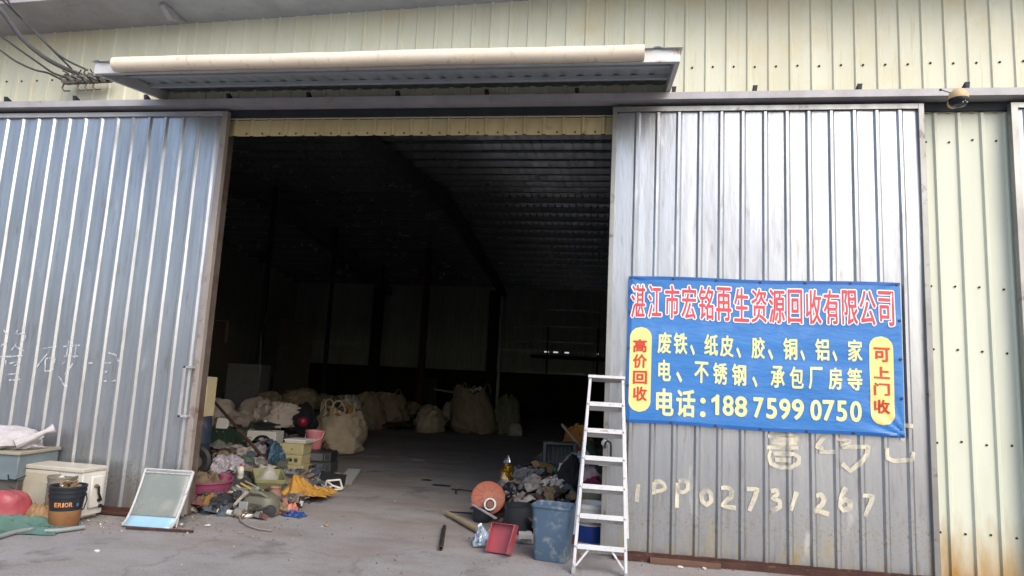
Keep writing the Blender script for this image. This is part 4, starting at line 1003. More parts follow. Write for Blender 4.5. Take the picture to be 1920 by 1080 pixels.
t = cube_item('drawer_unit', 'cream plastic drawer box on top of the two cream computer cases', 'drawer box', 547, 848, 9.02, 44, 21, .28, pcream, .03, z=.330,
    parts=lambda t, wd, d, h: (MB().b2((-wd / 2 + .015, -d / 2 - .008, .02), (wd / 2 - .015, -d / 2 - .001, h - .02)).build('drawer_front', pcream, t, bev=.003), MB().lathe([(.012, 0), (.014, .012), (.001, .016)], 12, Matrix.Translation((0, -d / 2 - .008, h / 2)) @ Matrix.Rotation(R(90), 4, 'X')).build('knob', kraft, t)))
t.location.y += .14
t = cube_item('white_box_lid', 'flat white plastic box lid lying on the cream drawer box', 'lid', 553, 832, 9.0, 42, 7, .26, pwhite, -.06, z=.49,
    parts=lambda t, wd, d, h: MB().b2((-wd / 2 - .012, -d / 2 - .012, h * .55), (wd / 2 + .012, d / 2 + .012, h * .95)).build('lid_rim', pwhite, t, bev=.003))
t.location.y += .14
pc_case('grey black computer case at the bottom of the dark stack', 594, 880, 9.3, .36, .15, .36, mat('charcoal_case', '3a3c3f', '303235', rough=.5), .12, .06, True)
pc_case('black computer case with pale handles on top of the dark stack', 593, 862, 9.3, .36, .14, .36, pdark, .16, .213, True)
t = thing('pink_bucket', 'pink plastic bucket with a pale handle on the dark computer cases', 'bucket', (A(582, 845, 9.5).x, 9.62, .355))
q = MB(); tub(q, .095, .14, .27); q.build('bucket_body', ppink, t)
q = MB(); q.tube([(-.142, 0, .255), (-.13, -.06, .16), (-.02, -.155, .10), (.03, -.15, .12), (.13, -.05, .17), (.142, 0, .255)], .005, 6); q.build('bail_handle', pwhite, t)
# jumbo bag with loops
def jumbo(name, label, px, py, Y, wpx, hpx, m, sd, loops, fill=None, z=0, open_=True):
    a = A(px, py, Y); wd, h = M_(wpx, Y), M_(hpx, Y); r = wd / 2
    t = thing(name, label, 'bulk bag', (a.x, Y, z), (0, 0, sd))
    def wob(an, zz): return 1 + .20 * nz((math.cos(an), math.sin(an), zz / h), 1.2, sd) + .10 * (fold((math.cos(an), math.sin(an), zz / h * 2.4), 1.3, sd) - .4) + .12 * (fold((math.cos(an) * .8, math.sin(an) * .8, zz / h * 3), 2.2, sd + 1) - .4)
    q = MB(); q.lathe([(r * .80, 0), (r * .98, h * .04), (r * 1.03, h * .10), (r * 1.04, h * .17), (r * 1.02, h * .25), (r * .99, h * .33), (r * .97, h * .42), (r * .95, h * .51), (r * .91, h * .60), (r * .87, h * .69), (r * .82, h * .78), (r * .76, h * .86), (r * .70, h * .93), (r * .64, h), (r * .55, h * .95), (r * .5, h * .75), (.001, h * .72)], 72, cap0=True, wob=wob)
    fr = random.Random(sd + 1); lx, ly = fr.uniform(-.22, .22), fr.uniform(-.22, .05)
    q.v = [(x + lx * z + .10 * r * nz((x / r, y / r, z / h), 2.2, sd + 2), y + ly * z + .10 * r * nz((x / r, y / r, z / h), 2.2, sd + 4), max(0, z * (1 + .20 * nz((x / r, y / r, 0), 1.0, sd + 6)) + .05 * h * (fold((x / r, y / r, z / h), 2.6, sd + 8) - .4) * min(1, z * 6))) for (x, y, z) in q.v]
    q.build('bag_body', m, t)
    for an in loops:
        c, s = math.cos(an), math.sin(an); b = Vector((c, s, 0)); tg = Vector((-s, c, 0)); rr = r * .62
        pts = [b * rr * (1.05 - .1 * k / 8) + tg * .13 * math.cos(math.pi * k / 8) + Vector((0, 0, h * .90 + .25 * math.sin(math.pi * k / 8))) for k in range(9)]
        q = MB(); q.tube(pts, .016, 6); q.build('lifting_loop', m, t)
    if fill:
        q = MB(); fr = random.Random(sd)
        for k in range(46):
            an, rq = fr.uniform(0, 6.28), fr.uniform(0, r * .55)
            q.box((rq * math.cos(an), rq * math.sin(an), h * (.84 + .16 * fr.random())), (fr.uniform(.03, .2), fr.uniform(.03, .1), .01), (fr.uniform(-1, 1), fr.uniform(-1, 1), fr.uniform(0, 3)), fr.randrange(len(fill)))
        tag(q.build('bag_contents', fill, t), None, None, kind='stuff')
    return t
jumbo('bulk_bag', 'tan bulk bag with raised lifting loops behind the pink bucket', 628, 838, 12.2, 96, 80, weave_tan, 2.4, (-1.9, -.9, .2, 1.6, 2.7), [pgreen, whitep, gold, pyel, pdark])
jumbo('bulk_bag', 'tallest brown bulk bag standing deep in the warehouse by the column', 890, 812, 18.2, 78, 82, weave_brown, 5.2, (-2.2, .6), [green_cloth, whitep, red_cloth, pdark])
jumbo('bulk_bag', 'brown bulk bag left of the low slumped sack deep inside', 722, 800, 18.6, 84, 60, weave_brown, 7.1, (-1.2,), [kraft, whitep, pdark])
put_sack('slumped_sack', 'low slumped tan sack between the two brown bulk bags deep inside', 'sack', 806, 806, 18.0, 92, 44, weave_tan, 33, z=0, d=.9, crump=.16)
put_sack('grey_green_sack', 'grey green bundle leaning on the right of the tallest bulk bag', 'sack', 950, 808, 18.6, 52, 66, weave_olive, 35, z=0, d=.8, crump=.16)
put_sack('small_bundle', 'small pale bundle on the floor right of the grey green bundle', 'bundle', 966, 808, 18.3, 34, 20, weave_grey, 36, z=0, d=.4, crump=.2)
for k, (px, py, wpx, hpx, Y, m, lb) in enumerate(((690, 800, 66, 62, 17.4, weave_brown, 'dim brown sack left of the brown bulk bag deep inside'), (520, 792, 70, 40, 15.4, weave_grey, 'dim grey sack behind the black bag at the back of the left heap'), (640, 776, 54, 34, 17.8, weave_grey, 'low dim grey sack in the far row of sacks'), (584, 778, 60, 34, 16.6, weave_olive, 'dim olive sack in the far row of sacks'))):
    put_sack('sack', lb, 'sack', px, py, Y, wpx, hpx, m, 40 + k, z=None if k > 1 else 0, d=1.0, crump=.15)
for k, (px, py, wpx, hpx, Y, m, lb) in enumerate((
    (655, 782, 46, 40, 15.6, weave_grey, 'grey sack right behind the tan bulk bag'), (560, 768, 66, 36, 14.6, weave_brown, 'brown sack above the black rubbish bag in the back row'),
    (610, 766, 50, 26, 16.0, weave_olive, 'flat olive sack above the loops of the tan bulk bag'), (500, 766, 60, 30, 13.6, weave_brown, 'brown sack peeping over the tarpaulin mound'),
    (668, 800, 34, 30, 14.6, weave_olive, 'small olive bundle on the floor right of the tan bulk bag'), (536, 800, 44, 40, 11.0, weave_grey, 'grey sack between the wok and the black rubbish bag'),
    (850, 790, 40, 40, 19.4, weave_grey, 'grey bundle between the slumped sack and the tallest bulk bag'), (770, 782, 44, 28, 20.0, weave_brown, 'dim brown sack behind the slumped sack'),
    (395, 800, 46, 52, 10.6, weave_grey, 'grey sack right behind the white seat lid'), (690, 766, 60, 28, 19.6, weave_grey, 'dim grey sack behind the row of brown bulk bags'))):
    put_sack('sack', lb, 'sack', px, py, Y, wpx, hpx, m, 140 + k, d=.8, crump=.2)
for k, (px, py, Y, wpx, h, m, lb) in enumerate((
    (405, 905, 8.2, 60, .2, mat('grey_blue_cloth', '5a626b', '474e56', rough=.9, bump=.5, bscale=12), 'grey blue cloth between the lilac bag and the dark green cloth'),
    (455, 868, 9.2, 50, .16, mat('dusty_brown_cloth', '6c5e50', '54493e', rough=.9, bump=.5, bscale=12), 'dusty brown cloth in front of the white fan unit'),
    (520, 905, 8.3, 60, .18, mat('slate_cloth', '4c4f55', '3b3e43', rough=.9, bump=.5, bscale=12), 'slate grey cloth at the foot of the cream cases'),
    (372, 905, 7.4, 50, .2, mat('olive_brown_cloth', '57503d', '443e30', rough=.9, bump=.5, bscale=12), 'olive brown cloth behind the pink basin'))):
    put_cloth('heaped_cloth', lb, 'cloth', px, py, Y, wpx, .4, h, m, 150 + k, rz=.3 * k)
# dusty tarps and covers
put_sack('tarpaulin_mound', 'big dusty grey tarpaulin mound at the back of the left heap', 'tarpaulin', 488, 838, 11.6, 178, 84, weave_grey, 51, d=1.1, z=.05, crump=.22, nu=70, nv=40)
put_sack('grey_sack', 'dusty dark grey sack in front of the tarpaulin mound', 'sack', 432, 820, 10.8, 120, 58, mat('dark_dusty_weave', '978d82', '7d746b', scale=4, rough=.9, bump=.9, bscale=8), 52, d=.7, z=.20, crump=.18, nu=56, nv=32)
put_sack('black_rubbish_bag', 'black rubbish bag behind the red ball and left of the tan bulk bag', 'rubbish bag', 560, 815, 11.2, 60, 52, blk_cloth, 53, d=.6, z=.40, crump=.2)
q = MB(); q.lathe([(.001, 0), (.055, .015), (.08, .06), (.083, .09), (.072, .13), (.04, .155), (.001, .165)], 24)
tag(q.build('red_ball', mat('crimson_plastic', '862236', '731c2d', rough=.4), loc=A(567, 800, 10.6)), 'crimson ball in front of the black rubbish bag', 'ball')
# white unit with a black fan
t = thing('fan_unit', 'white louvred cabinet with a round black fan in the left heap', 'fan unit', (A(474, 872, 9.8).x, 9.85, .02), (0, 0, R(2)))
q = MB(); q.b2((-.34, 0, 0), (.30, .28, .52)); q.build('cabinet', pwhite, t, bev=.008)
q = MB()
for k in range(11): q.b2((-.31, -.012, .06 + k * .035), (-.09, -.001, .075 + k * .035))
q.build('louvres', mat('louvre_grey', '9a968c', '88847b', rough=.6), t)
TF = Matrix.Translation((.10, -.012, .30)) @ Matrix.Rotation(R(90), 4, 'X')
q = MB(); q.lathe([(.16, -.01), (.165, .02), (.15, .035), (.055, .04)], 32, TF); q.build('fan_cowl', pdark, t)
q = MB()
for k in range(6): q.lathe([(.052 + k * .018, .038), (.055 + k * .018, .045), (.058 + k * .018, .038)], 32, TF)
q.build('fan_guard', black, t)
q = MB(); q.lathe([(.001, .052), (.040, .050), (.052, .04)], 24, TF); q.build('fan_hub', pwhite, t)
t = thing('wok', 'black wok with a pot lid knob on top of the white fan unit', 'wok', (A(496, 806, 10).x, 10.0, .541))
q = MB(); q.lathe([(.05, 0), (.12, .03), (.17, .09), (.178, .09), (.165, .10), (.10, .12), (.001, .135)], 28, cap0=True); q.build('wok_body', potm, t)
q = MB(); q.lathe([(.02, .13), (.025, .15), (.001, .16)], 14); q.build('knob', pwhite, t)
q = MB(); q.tube([(.17, 0, .09), (.27, -.02, .10)], .012, 8); q.build('handle', black, t)
t = thing('toilet_seat_lid', 'white rounded plastic seat lid on the dark green crate', 'seat lid', A(413, 808, 9.4), (R(-12), 0, R(5)))
q = MB(); pts = [(-.09, 0)] + [(.09 * math.cos(R(k)) if False else -.09 + .18 * 0, 0) for k in ()] 
ol = [(-.085, 0), (.03, 0), (.08, .03), (.10, .08), (.10, .14), (.07, .18), (.02, .195), (-.085, .195)]
q.add([(x, 0, z) for x, z in ol] + [(x, .035, z) for x, z in ol], [tuple(range(8)), tuple(reversed(range(8, 16)))] + [(i, i + 8, (i + 1) % 8 + 8, (i + 1) % 8) for i in range(8)])
q.build('lid', pwhite, t, bev=.008)
q = MB()
for s in (-.05, .05): q.b2((s - .012, -.003, -.02), (s + .012, .03, .0))
q.build('hinge', pgrey, t)
def crate_parts(t, wd, d, h):
    q = MB()
    for k in range(5): q.b2((-wd / 2 + .04 + k * (wd - .1) / 4, -d / 2 - .012, .03), (-wd / 2 + .055 + k * (wd - .1) / 4, -d / 2 - .001, h - .03))
    q.build('ribs', pgreen, t)
    q = MB(); q.b2((-wd / 2 - .015, -d / 2 - .015, h - .0295), (wd / 2 + .015, d / 2 + .015, h + .005)); q.build('rim', pgreen, t)
cube_item('storage_crate', 'dark green storage crate on the left of the white fan unit', 'crate', 416, 872, 9.6, 64, 66, .4, pgreen, .03, z=.06, parts=crate_parts)
# leaning rusty pole with clamp
t = thing('scaffold_pole', 'rusty steel pole leaning across the left heap', 'pole')
a, b = A(392, 742, 10.0), A(506, 872, 8.7)
q = MB(); q.tube([a, b], .022, 10); q.build('pole_tube', mat('brown_rust_pole', '5b463d', '47352e', scale=8, rough=.8), t)
c0 = a.lerp(b, .56); q = MB(); q.tube([c0 - (b - a).normalized() * .05, c0 + (b - a).normalized() * .05], .034, 8); q.box(c0 + Vector((0, -.04, .02)), (.05, .05, .04)); q.build('clamp', steel_rust, t)
# things behind the door edge
t = thing('blue_drum', 'dark blue plastic drum at the edge of the left sliding door', 'drum', (A(352, 892, 7.5).x - .03, 7.6, 0))
q = MB(); q.lathe([(r_ * .72, z_) for r_, z_ in ((.24, 0), (.25, .02), (.25, .28), (.258, .29), (.25, .30), (.25, .58), (.258, .59), (.25, .60), (.25, .86), (.235, .9), (.001, .905))], 32, cap0=True); q.build('drum_body', mat('dusty_navy_plastic', '2a3648', '222d3d', scale=4, rough=.6, spot=('555a60', 7, .58, .2)), t)
q = MB(); q.lathe([(.04, 0), (.04, .02), (.001, .022)], 14, Matrix.Translation((.1, -.1, .904))); q.build('bung', pdark, t)
t = cube_item('cream_cabinet', 'small cream metal cabinet standing on the dark blue drum', 'cabinet', 378, 778, 7.6, 30, 76, .22, mat('old_cream_paint', 'c9bd9c', 'b3a684', scale=5, rough=.6, spot=('7d6a4c', 8, .6, .15)), .05, z=.906,
    parts=lambda t, wd, d, h: (MB().b2((-wd / 2 + .012, -d / 2 - .006, .02), (wd / 2 - .012, -d / 2 - .001, h - .02)).build('door', mat('old_cream_paint', 'c9bd9c'), t), MB().box((wd / 2 - .03, -d / 2 - .012, h / 2), (.01, .012, .06)).build('handle', pdark, t)))
t = thing('car_tyre', 'black tyre leaning beside the dark blue drum', 'tyre', (A(364, 850, 7.2).x, 7.22, .42), (R(80), 0, R(20)))
q = MB(); q.lathe([(.10, -.05), (.15, -.06), (.185, -.04), (.19, 0), (.185, .04), (.15, .06), (.10, .05), (.095, 0), (.10, -.05)], 36); q.build('tread', black, t)
q = MB(); q.lathe([(.094, -.02), (.02, -.01), (.02, .01), (.094, .02)], 24); q.build('rim', tin, t)
# middle rows
put_cloth('green_cloth', 'dark green cloth heaped in front of the green crate', 'cloth', 412, 900, 8.7, 70, .5, .26, green_cloth, 61, z=.08)
put_cloth('red_cloth', 'faded red checked cloth in front of the dark green crate', 'cloth', 428, 884, 8.4, 76, .4, .22, red_cloth, 62, z=.14, rz=.2)
put_sack('green_bundle', 'round olive green bundle beside the faded red cloth', 'bundle', 461, 882, 8.3, 36, 34, green_cloth, 63, z=.14, d=.24)
put_sack('blue_plastic_bag', 'bright blue plastic bag between the fan and the cream cases', 'plastic bag', 514, 884, 8.9, 40, 52, blue_bag, 64, z=.08, d=.3, crump=.24)
put_cloth('yellow_paper', 'small yellow paper sheet standing behind the cream computer cases', 'paper', 524, 845, 9.3, 22, .12, .12, mat('pale_yellow_paper', 'c9b25a', 'b59e48', rough=.8), 65)
put_cloth('red_rag', 'dark red rag below the lower end of the rusty pole', 'rag', 503, 890, 8.5, 44, .3, .16, mat('dark_red_rag', '7a3638', '662c2e', rough=.85, bump=.3), 66, z=.10)
put_sack('grey_plastic_bag', 'big crumpled grey lilac plastic bag in the middle of the left heap', 'plastic bag', 420, 912, 7.9, 88, 46, lilac_film, 67, z=.10, d=.42, crump=.28, nu=60, nv=34)
put_sack('dark_bag', 'dark purple grey bag behind the khaki planter', 'bag', 462, 905, 8.2, 40, 28, mat('purple_grey_film', '4b4450', '3c3741', rough=.6, bump=.4), 68, z=.12, d=.3)
# khaki planter with a bag in it
t = thing('planter_box', 'khaki square plastic planter holding a clear bag', 'planter', (A(492, 926, 7.55).x, 7.62, .09), (R(14), R(4), R(38)))
kh = mat('khaki_plastic', '85835f', '757353', scale=5, rough=.5)
q = MB(); q.rloops([(.24, .24, .02, 0), (.30, .30, .025, .12), (.315, .315, .025, .122), (.325, .325, .025, .15), (.345, .345, .025, .152), (.35, .35, .025, .195), (.325, .325, .025, .197), (.31, .31, .02, .14), (.23, .23, .02, .01)], cap0=True, cap1=True); q.build('planter_body', kh, t)
q = MB(); q.rloops([(.26, .26, .03, .10), (.20, .20, .04, .19), (.11, .10, .03, .26), (.03, .02, .008, .30)], n=8); q.build('plastic_liner', film, t)
# pink basin, mug
t = thing('pink_basin', 'magenta pink plastic basin on its side by the door edge', 'basin', (A(374, 962, 6.9).x, 6.98, .01), (0, 0, 0))
q = MB(); q.lathe([(.20, 0), (.21, .008), (.235, .14), (.238, .145), (.255, .25), (.272, .252), (.272, .268), (.25, .27), (.225, .15), (.19, .02), (.001, .02)], 36, cap0=True); q.build('basin_body', pmag, t)
q = MB(); drape(q, .40, .36, .16, 91, 26, 22, .2, .8); q.build('dried_twigs', mat('dry_leaf_litter', '55493a', '6f6350', scale=20, rough=.9, bump=.5), t, loc=(0, 0, .20))
t = thing('pink_mug', 'small magenta mug with a wire handle beside the pink basin', 'mug', (A(413, 935, 7.1).x, 7.15, .19))
q = MB(); tub(q, .055, .068, .13, .004, 22, .004); q.build('mug_body', pmag, t)
q = MB(); q.tube([(.066, 0, .11), (.11, -.01, .10), (.10, -.01, .04), (.06, 0, .03)], .006, 6); q.build('handle', pmag, t)
# olive appliance
t = thing('vacuum_cleaner', 'grey olive rounded vacuum cleaner shell at the front of the left heap', 'vacuum cleaner', (A(482, 970, 6.7).x, 6.76, 0), (0, 0, R(-6)))
ol_m = mat('olive_grey_plastic', '66665a', '57574b', scale=5, rough=.5, spot=('7f7d70', 9, .62, .1))
q = MB(); q.rloops([(.34, .20, .07, 0), (.38, .24, .09, .03), (.38, .25, .10, .12), (.34, .23, .10, .19), (.22, .15, .06, .225)], n=8, cap0=True, cap1=True); q.build('shell', ol_m, t)
q = MB(); q.b2((-.175, -.135, .04), (-.07, -.126, .145)); q.build('vent_panel', pgrey, t, bev=.004)
q = MB(); q.b2((-.05, -.137, .03), (.10, -.127, .135)); q.build('front_plate', mat('dark_olive_plate', '4a4a40', '3e3e35', rough=.5), t, bev=.006)
q = MB(); q.tube([(-.10, -.10, .20), (-.06, -.12, .245), (.06, -.12, .245), (.12, -.08, .20)], .016, 8); q.build('handle', ol_m, t)
q = MB(); q.lathe([(.06, -.015), (.065, 0), (.06, .015), (.001, .018)], 20, Matrix.Translation((.165, -.09, .066)) @ Matrix.Rotation(R(90), 4, 'X') @ Matrix.Rotation(R(30), 4, 'Y')); q.build('wheel', pdark, t)
# tube, pipes, packets in front
def cyl_thing(name, label, cat, p0, p1, r, m, parts=None):
    a, b = Vector(p0), Vector(p1); t = thing(name, label, cat, (a + b) / 2)
    q = MB(); q.tube([a - t.location, b - t.location], r, 14); q.build('body', m, t)
    if parts: parts(t, a - t.location, b - t.location, r)
    return t
def tube_parts(t, a, b, r):
    q = MB(); q.tube([a.lerp(b, .22), a.lerp(b, .42)], r + .0012, 14, caps=False); q.build('red_print', pred, t)
    q = MB(); q.tube([a.lerp(b, .06), a.lerp(b, .16)], r + .0012, 14, caps=False); q.build('teal_print', pteal, t)
a, b = G(398, 964), G(437, 970)
cyl_thing('sealant_tube', 'white tube with red print lying before the vacuum cleaner', 'tube', a + Vector((0, .05, .028)), b + Vector((0, .05, .028)), .027, pwhite, tube_parts)
a, b = G(452, 972), G(490, 971)
cyl_thing('white_pipe_piece', 'short white plastic pipe with an orange end before the vacuum cleaner', 'pipe', a + Vector((0, .02, .02)), b + Vector((0, .02, .02)), .018, pwhite, lambda t, a, b, r: MB().tube([a.lerp(b, .5), a.lerp(b, .9)], r + .002, 12).build('sleeve', porange, t))
q = MB(); pts = [G(447, 968) + Vector((0, 0, .02)), G(452, 980) + Vector((0, 0, .012)), G(466, 988) + Vector((0, 0, .010)), G(485, 994) + Vector((0, 0, .010)), G(510, 997) + Vector((0, 0, .010))]
q.tube(pts, .009, 8); tag(q.build('loose_cable', mat('dusty_cable', '8a857a', '76716a', rough=.7)), 'dusty grey cable curling out in front of the left heap', 'cable')
q = MB(); drape(q, .28, .14, .13, 101, 24, 16, .25, .8)
tag(q.build('orange_packet', mat('orange_packet_film', 'b85c40', '94706a', scale=8, rough=.45, bump=.4, contrast=.2), loc=G(533, 962), rot=(0, 0, .5), solid=.003), 'crumpled orange snack packet right of the vacuum cleaner', 'packet')
q = MB(); drape(q, .24, .15, .06, 102, 20, 14, .3, .7)
tag(q.build('blue_scrap', mat('royal_blue_film', '2a4680', '233b6d', rough=.5), loc=G(551, 967), rot=(0, 0, -.1), solid=.003), 'flat scrap of royal blue plastic on the floor before the orange packet', 'plastic scrap')
q = MB(); drape(q, .60, .40, .17, 103, 44, 26, .3, .8, fn=lambda u, v: max(0, 1 - max(abs(u), abs(v)) ** 2) * (.4 + 1.1 * math.exp(-((u + .45) / .3) ** 2)))
tag(q.build('yellow_tarpaulin', pyel, loc=(A(577, 918, 7.7).x, 7.7, .07), rot=(0, 0, .12), solid=.004), 'bright yellow cloth crumpled on the floor below the cream cases', 'cloth')
t = thing('brown_jar', 'brown pottery jar behind the vacuum cleaner', 'jar', (A(508, 948, 7.15).x, 7.22, .02))
q = MB(); q.lathe([(.05, 0), (.075, .03), (.08, .11), (.06, .16), (.065, .18), (.055, .18), (.05, .15)], 22, cap0=True); q.build('jar_body', mat('brown_clay', '8a6a58', '745546', rough=.7), t)
q = MB(); q.lathe([(.066, .175), (.07, .185), (.066, .195)], 22); q.build('rim', mat('brown_clay', '8a6a58'), t)
q = MB(); lump(q, .09, .08, .09, 104, .2, 20, 14)
tag(q.build('silver_can', silver, loc=G(536, 936)), 'crushed shiny silver can left of the yellow cloth', 'can')
cube_item('green_tin', 'small grey green tin box left of the crushed silver can', 'tin', 522, 937, 7.3, 12, 9, .06, mat('grey_green_tin', '6f7f74', '5e6d63', rough=.5), .3, z=0, parts=lambda t, wd, d, h: MB().b2((-wd / 2 - .002, -d / 2 - .002, h - .012), (wd / 2 + .002, d / 2 + .002, h + .003)).build('lid', tin, t))
# broken white frame and black panel
t = thing('chair_frame', 'broken white plastic frame lying beside the yellow cloth', 'plastic frame', (A(622, 914, 8.3).x, 8.35, .0), (R(28), R(-8), R(18)))
for (a, b) in (((-.11, 0, .02), (-.06, 0, .17)), ((-.06, 0, .17), (.10, .02, .15)), ((.10, .02, .15), (.12, 0, .02)), ((.12, 0, .02), (-.11, 0, .02)), ((-.06, 0, .17), (.0, .01, .08)), ((.0, .01, .08), (.12, 0, .02)), ((-.11, 0, .02), (0, .01, .08))):
    q = MB(); q.tube([a, b], .012, 8); q.build('frame_bar', pwhite, t)
t = thing('flat_screen', 'black flat screen panel with a pale edge lying right of the cream cases', 'screen', (A(618, 896, 8.5).x, 8.6, .10), (R(24), R(6), R(20)))
q = MB(); q.b2((-.17, -.13, 0), (.17, .13, .018)); q.build('screen_glass', pdark, t, bev=.003)
q = MB(); q.b2((-.18, -.14, -.014), (.18, .14, -.0005)); q.build('screen_back', pgrey, t, bev=.003)
t = thing('keyboard', 'grey keyboard with rows of keys under the cream computer cases', 'keyboard', (A(560, 905, 8.3).x, 8.3, .05), (R(24), 0, R(-8)))
q = MB(); q.b2((-.23, -.08, 0), (.23, .08, .022)); q.build('keyboard_body', pgrey, t, bev=.004)
q = MB()
for r_ in range(4):
    for k in range(13): q.b2((-.215 + k * .033, -.068 + r_ * .034, .0225), (-.215 + k * .033 + .027, -.068 + r_ * .034 + .028, .030))
q.build('keys', pdark, t)
q = MB(); drape(q, .34, .24, .16, 105, 24, 18, .25, .6)
tag(q.build('clear_plastic_sheet', film, loc=(A(540, 900, 8.5).x, 8.5, .08), solid=0), 'clear plastic sheet crumpled over the grey keyboard', 'plastic sheet')
t = thing('wire_rack', 'black wire rack of thin bars behind the vacuum cleaner', 'wire rack', (A(450, 938, 7.3).x, 7.35, .06), (R(20), 0, R(8)))
q = MB()
for k in range(9): q.tube([(-.2, -.1 + k * .025, 0), (.2, -.1 + k * .025, 0)], .005, 5)
q.build('bars', tin, t)
q = MB(); q.tube([(-.2, -.11, 0), (.2, -.11, 0), (.2, .11, 0), (-.2, .11, 0), (-.2, -.11, 0)], .008, 6); q.build('rack_frame', black, t)
# slatted strips with pale ends
sl = random.Random(12); a = G(425, 955)
for k, lb in enumerate(('pale green plastic slat lowest in the fan of slats', 'cream plastic slat second in the fan of slats', 'yellow plastic slat third in the fan of slats', 'khaki plastic slat highest in the fan of slats')):
    q = MB(); q.box((0, 0, 0), (.26, .022, .006), (0, R(12), 0)); tag(q.build('plastic_lath', (mat('pale_green_slat', '9fb3a0', rough=.5), pcream, mat('yellow_slat', 'b39a45', rough=.5), kh)[k], loc=(a.x + .04 * k, a.y + .20 + .04 * k, .14 + .022 * k), rot=(.2, .15, -.5 + .14 * k)), lb, 'slat', 'plastic slats fanned out in the left heap')
put_cloth('ochre_rag', 'ochre brown rag flopped over the black bundle at the foot of the pink basin', 'rag', 390, 962, 6.72, 40, .22, .15, mat('ochre_cloth', '80602f', '5d4524', scale=6, rough=.85, bump=.3), 69, z=.06, rz=.5)
put_sack('black_bundle', 'black folded bundle between the pink basin and the vacuum cleaner', 'bundle', 415, 966, 6.82, 70, 30, mat('blue_black_cloth', '262b30', '1e2226', rough=.7, bump=.3), 70, z=0, d=.22, crump=.24)
# floor grid and flat papers
t = thing('floor_grating', 'pale plastic grating lying flat on the bare floor in the doorway', 'grating', (A(658, 893, 9.6).x, 9.55, 0), (0, 0, R(15)))
gw, gd = .22, 1.4
q = MB()
for k in range(17): q.b2((-gw / 2, -gd / 2 + k * gd / 16 - .014, .004), (gw / 2, -gd / 2 + k * gd / 16 + .014, .016))
q.build('slats', mat('grey_white_plastic', '8f918c', '7f817c', rough=.6), t)
for s in (-1, 1):
    q = MB(); q.b2((s * gw / 2 - .012, -gd / 2, .0165), (s * gw / 2 + .012, gd / 2, .022)); q.build('edge_strip', pgrey, t)
for k, (px, py, wd, d, lb) in enumerate(((700, 857, .28, .28, 'flat grey board on the dim floor right of the floor grating'), (784, 863, .22, .10, 'thin pale strip of card on the dim floor at mid doorway'), (828, 911, .26, .10, 'dark flat scrap on the floor left of the orange disc'), (800, 901, .14, .07, 'smaller dark flat scrap behind the first dark scrap'))):
    a = G(px, py); q = MB(); drape(q, wd, d, .012, 110 + k, 10, 8, .2, .8)
    tag(q.build('floor_scrap', (pgrey, whitep, blk_cloth, blk_cloth)[k], loc=(a.x, a.y, .004), solid=.002), lb, 'scrap')
for k, (px, py, m, lb) in enumerate(((612, 986, kraft, 'crumpled tan leaf of paper alone on the concrete before the doorway'), (390, 986, whitep, 'small white paper scrap right of the leaning window sash'), (340, 984, whitep, 'white paper strip at the right foot of the window sash'), (182, 1034, whitep, 'tiny white pebble like scrap on open concrete at the lower left'), (452, 1000, mat('grey_stone', '8d837c', '7a716a', rough=.9), 'flat grey stone on the concrete before the loose cable'), (1320, 1067, whitep, 'white paper scrap on the ground below the right sliding door'), (1275, 1064, whitep, 'small white scrap beside the timber below the right sliding door'), (1090, 1040, kraft, 'pale splinter on the ground between the ladder feet'), (973, 873, whitep, 'white fleck on the dim floor behind the gold balloon'))):
    a = G(px, py); q = MB(); lump(q, .055, .038, .014, 120 + k, .35, 14, 10)
    tag(q.build('paper_scrap', m, loc=a, rot=(0, 0, k)), lb, 'scrap')

def bottle(label, px, py, Y, z, r, h, m, cap_m, rx, rz):
    a = A(px, py, Y); t = thing('plastic_bottle', label, 'bottle', (a.x, Y, z), (rx, 0, rz), 'discarded bottles in the heaps')
    q = MB(); q.lathe([(r * .8, 0), (r, .01), (r, h * .3), (r * .93, h * .34), (r, h * .38), (r, h * .66), (r * .75, h * .8), (r * .34, h * .88), (r * .32, h * .94)], 18, cap0=True); q.build('bottle_body', m, t)
    q = MB(); q.lathe([(r * .4, h * .94), (r * .4, h), (r * .3, h * 1.005)], 14, cap1=True); q.build('cap', cap_m, t)
clr = glass('bottle_clear', 'a9b4b4', .12, .5); grn = glass('bottle_green', '3f6a4a', .12, .75)
bottle('clear plastic bottle lying between the khaki planter and the vacuum cleaner', 470, 935, 7.2, .16, .034, .24, clr, blue_bag, 1.4, .9)
bottle('green bottle lying in front of the cream computer cases', 540, 915, 7.9, .10, .034, .25, grn, pred, 1.5, -.7)
bottle('white bottle with a red cap left of the khaki planter', 448, 918, 7.6, .19, .038, .22, pwhite, pred, .5, .5)
bottle('clear bottle with a white cap in front of the dark computer cases', 590, 905, 8.4, .06, .036, .25, clr, pwhite, 1.5, 1.3)
bottle('green bottle standing in scrap behind the artificial flowers', 1040, 915, 8.8, .24, .034, .24, grn, pdark, .3, 0)
bottle('white bottle lying on the right heap below the crate', 1025, 905, 8.9, .28, .04, .22, pwhite, pblue, 1.4, .4)
cube_item('radio_cassette', 'dusty grey radio with a round speaker behind the vacuum cleaner', 'radio', 445, 950, 7.15, 34, 18, .1, mat('dusty_silver_plastic', '77777a', '656568', rough=.5), -.2, z=.08, parts=lambda t, wd, d, h: (MB().lathe([(.03, 0), (.032, .006), (.024, .004), (.001, .001)], 18, Matrix.Translation((-wd / 4, -d / 2 - .001, h / 2)) @ Matrix.Rotation(R(90), 4, 'X')).build('speaker', pdark, t), MB().b2((.01, -d / 2 - .004, h * .4), (wd / 2 - .015, -d / 2 - .001, h * .8)).build('tuner_panel', pdark, t)))
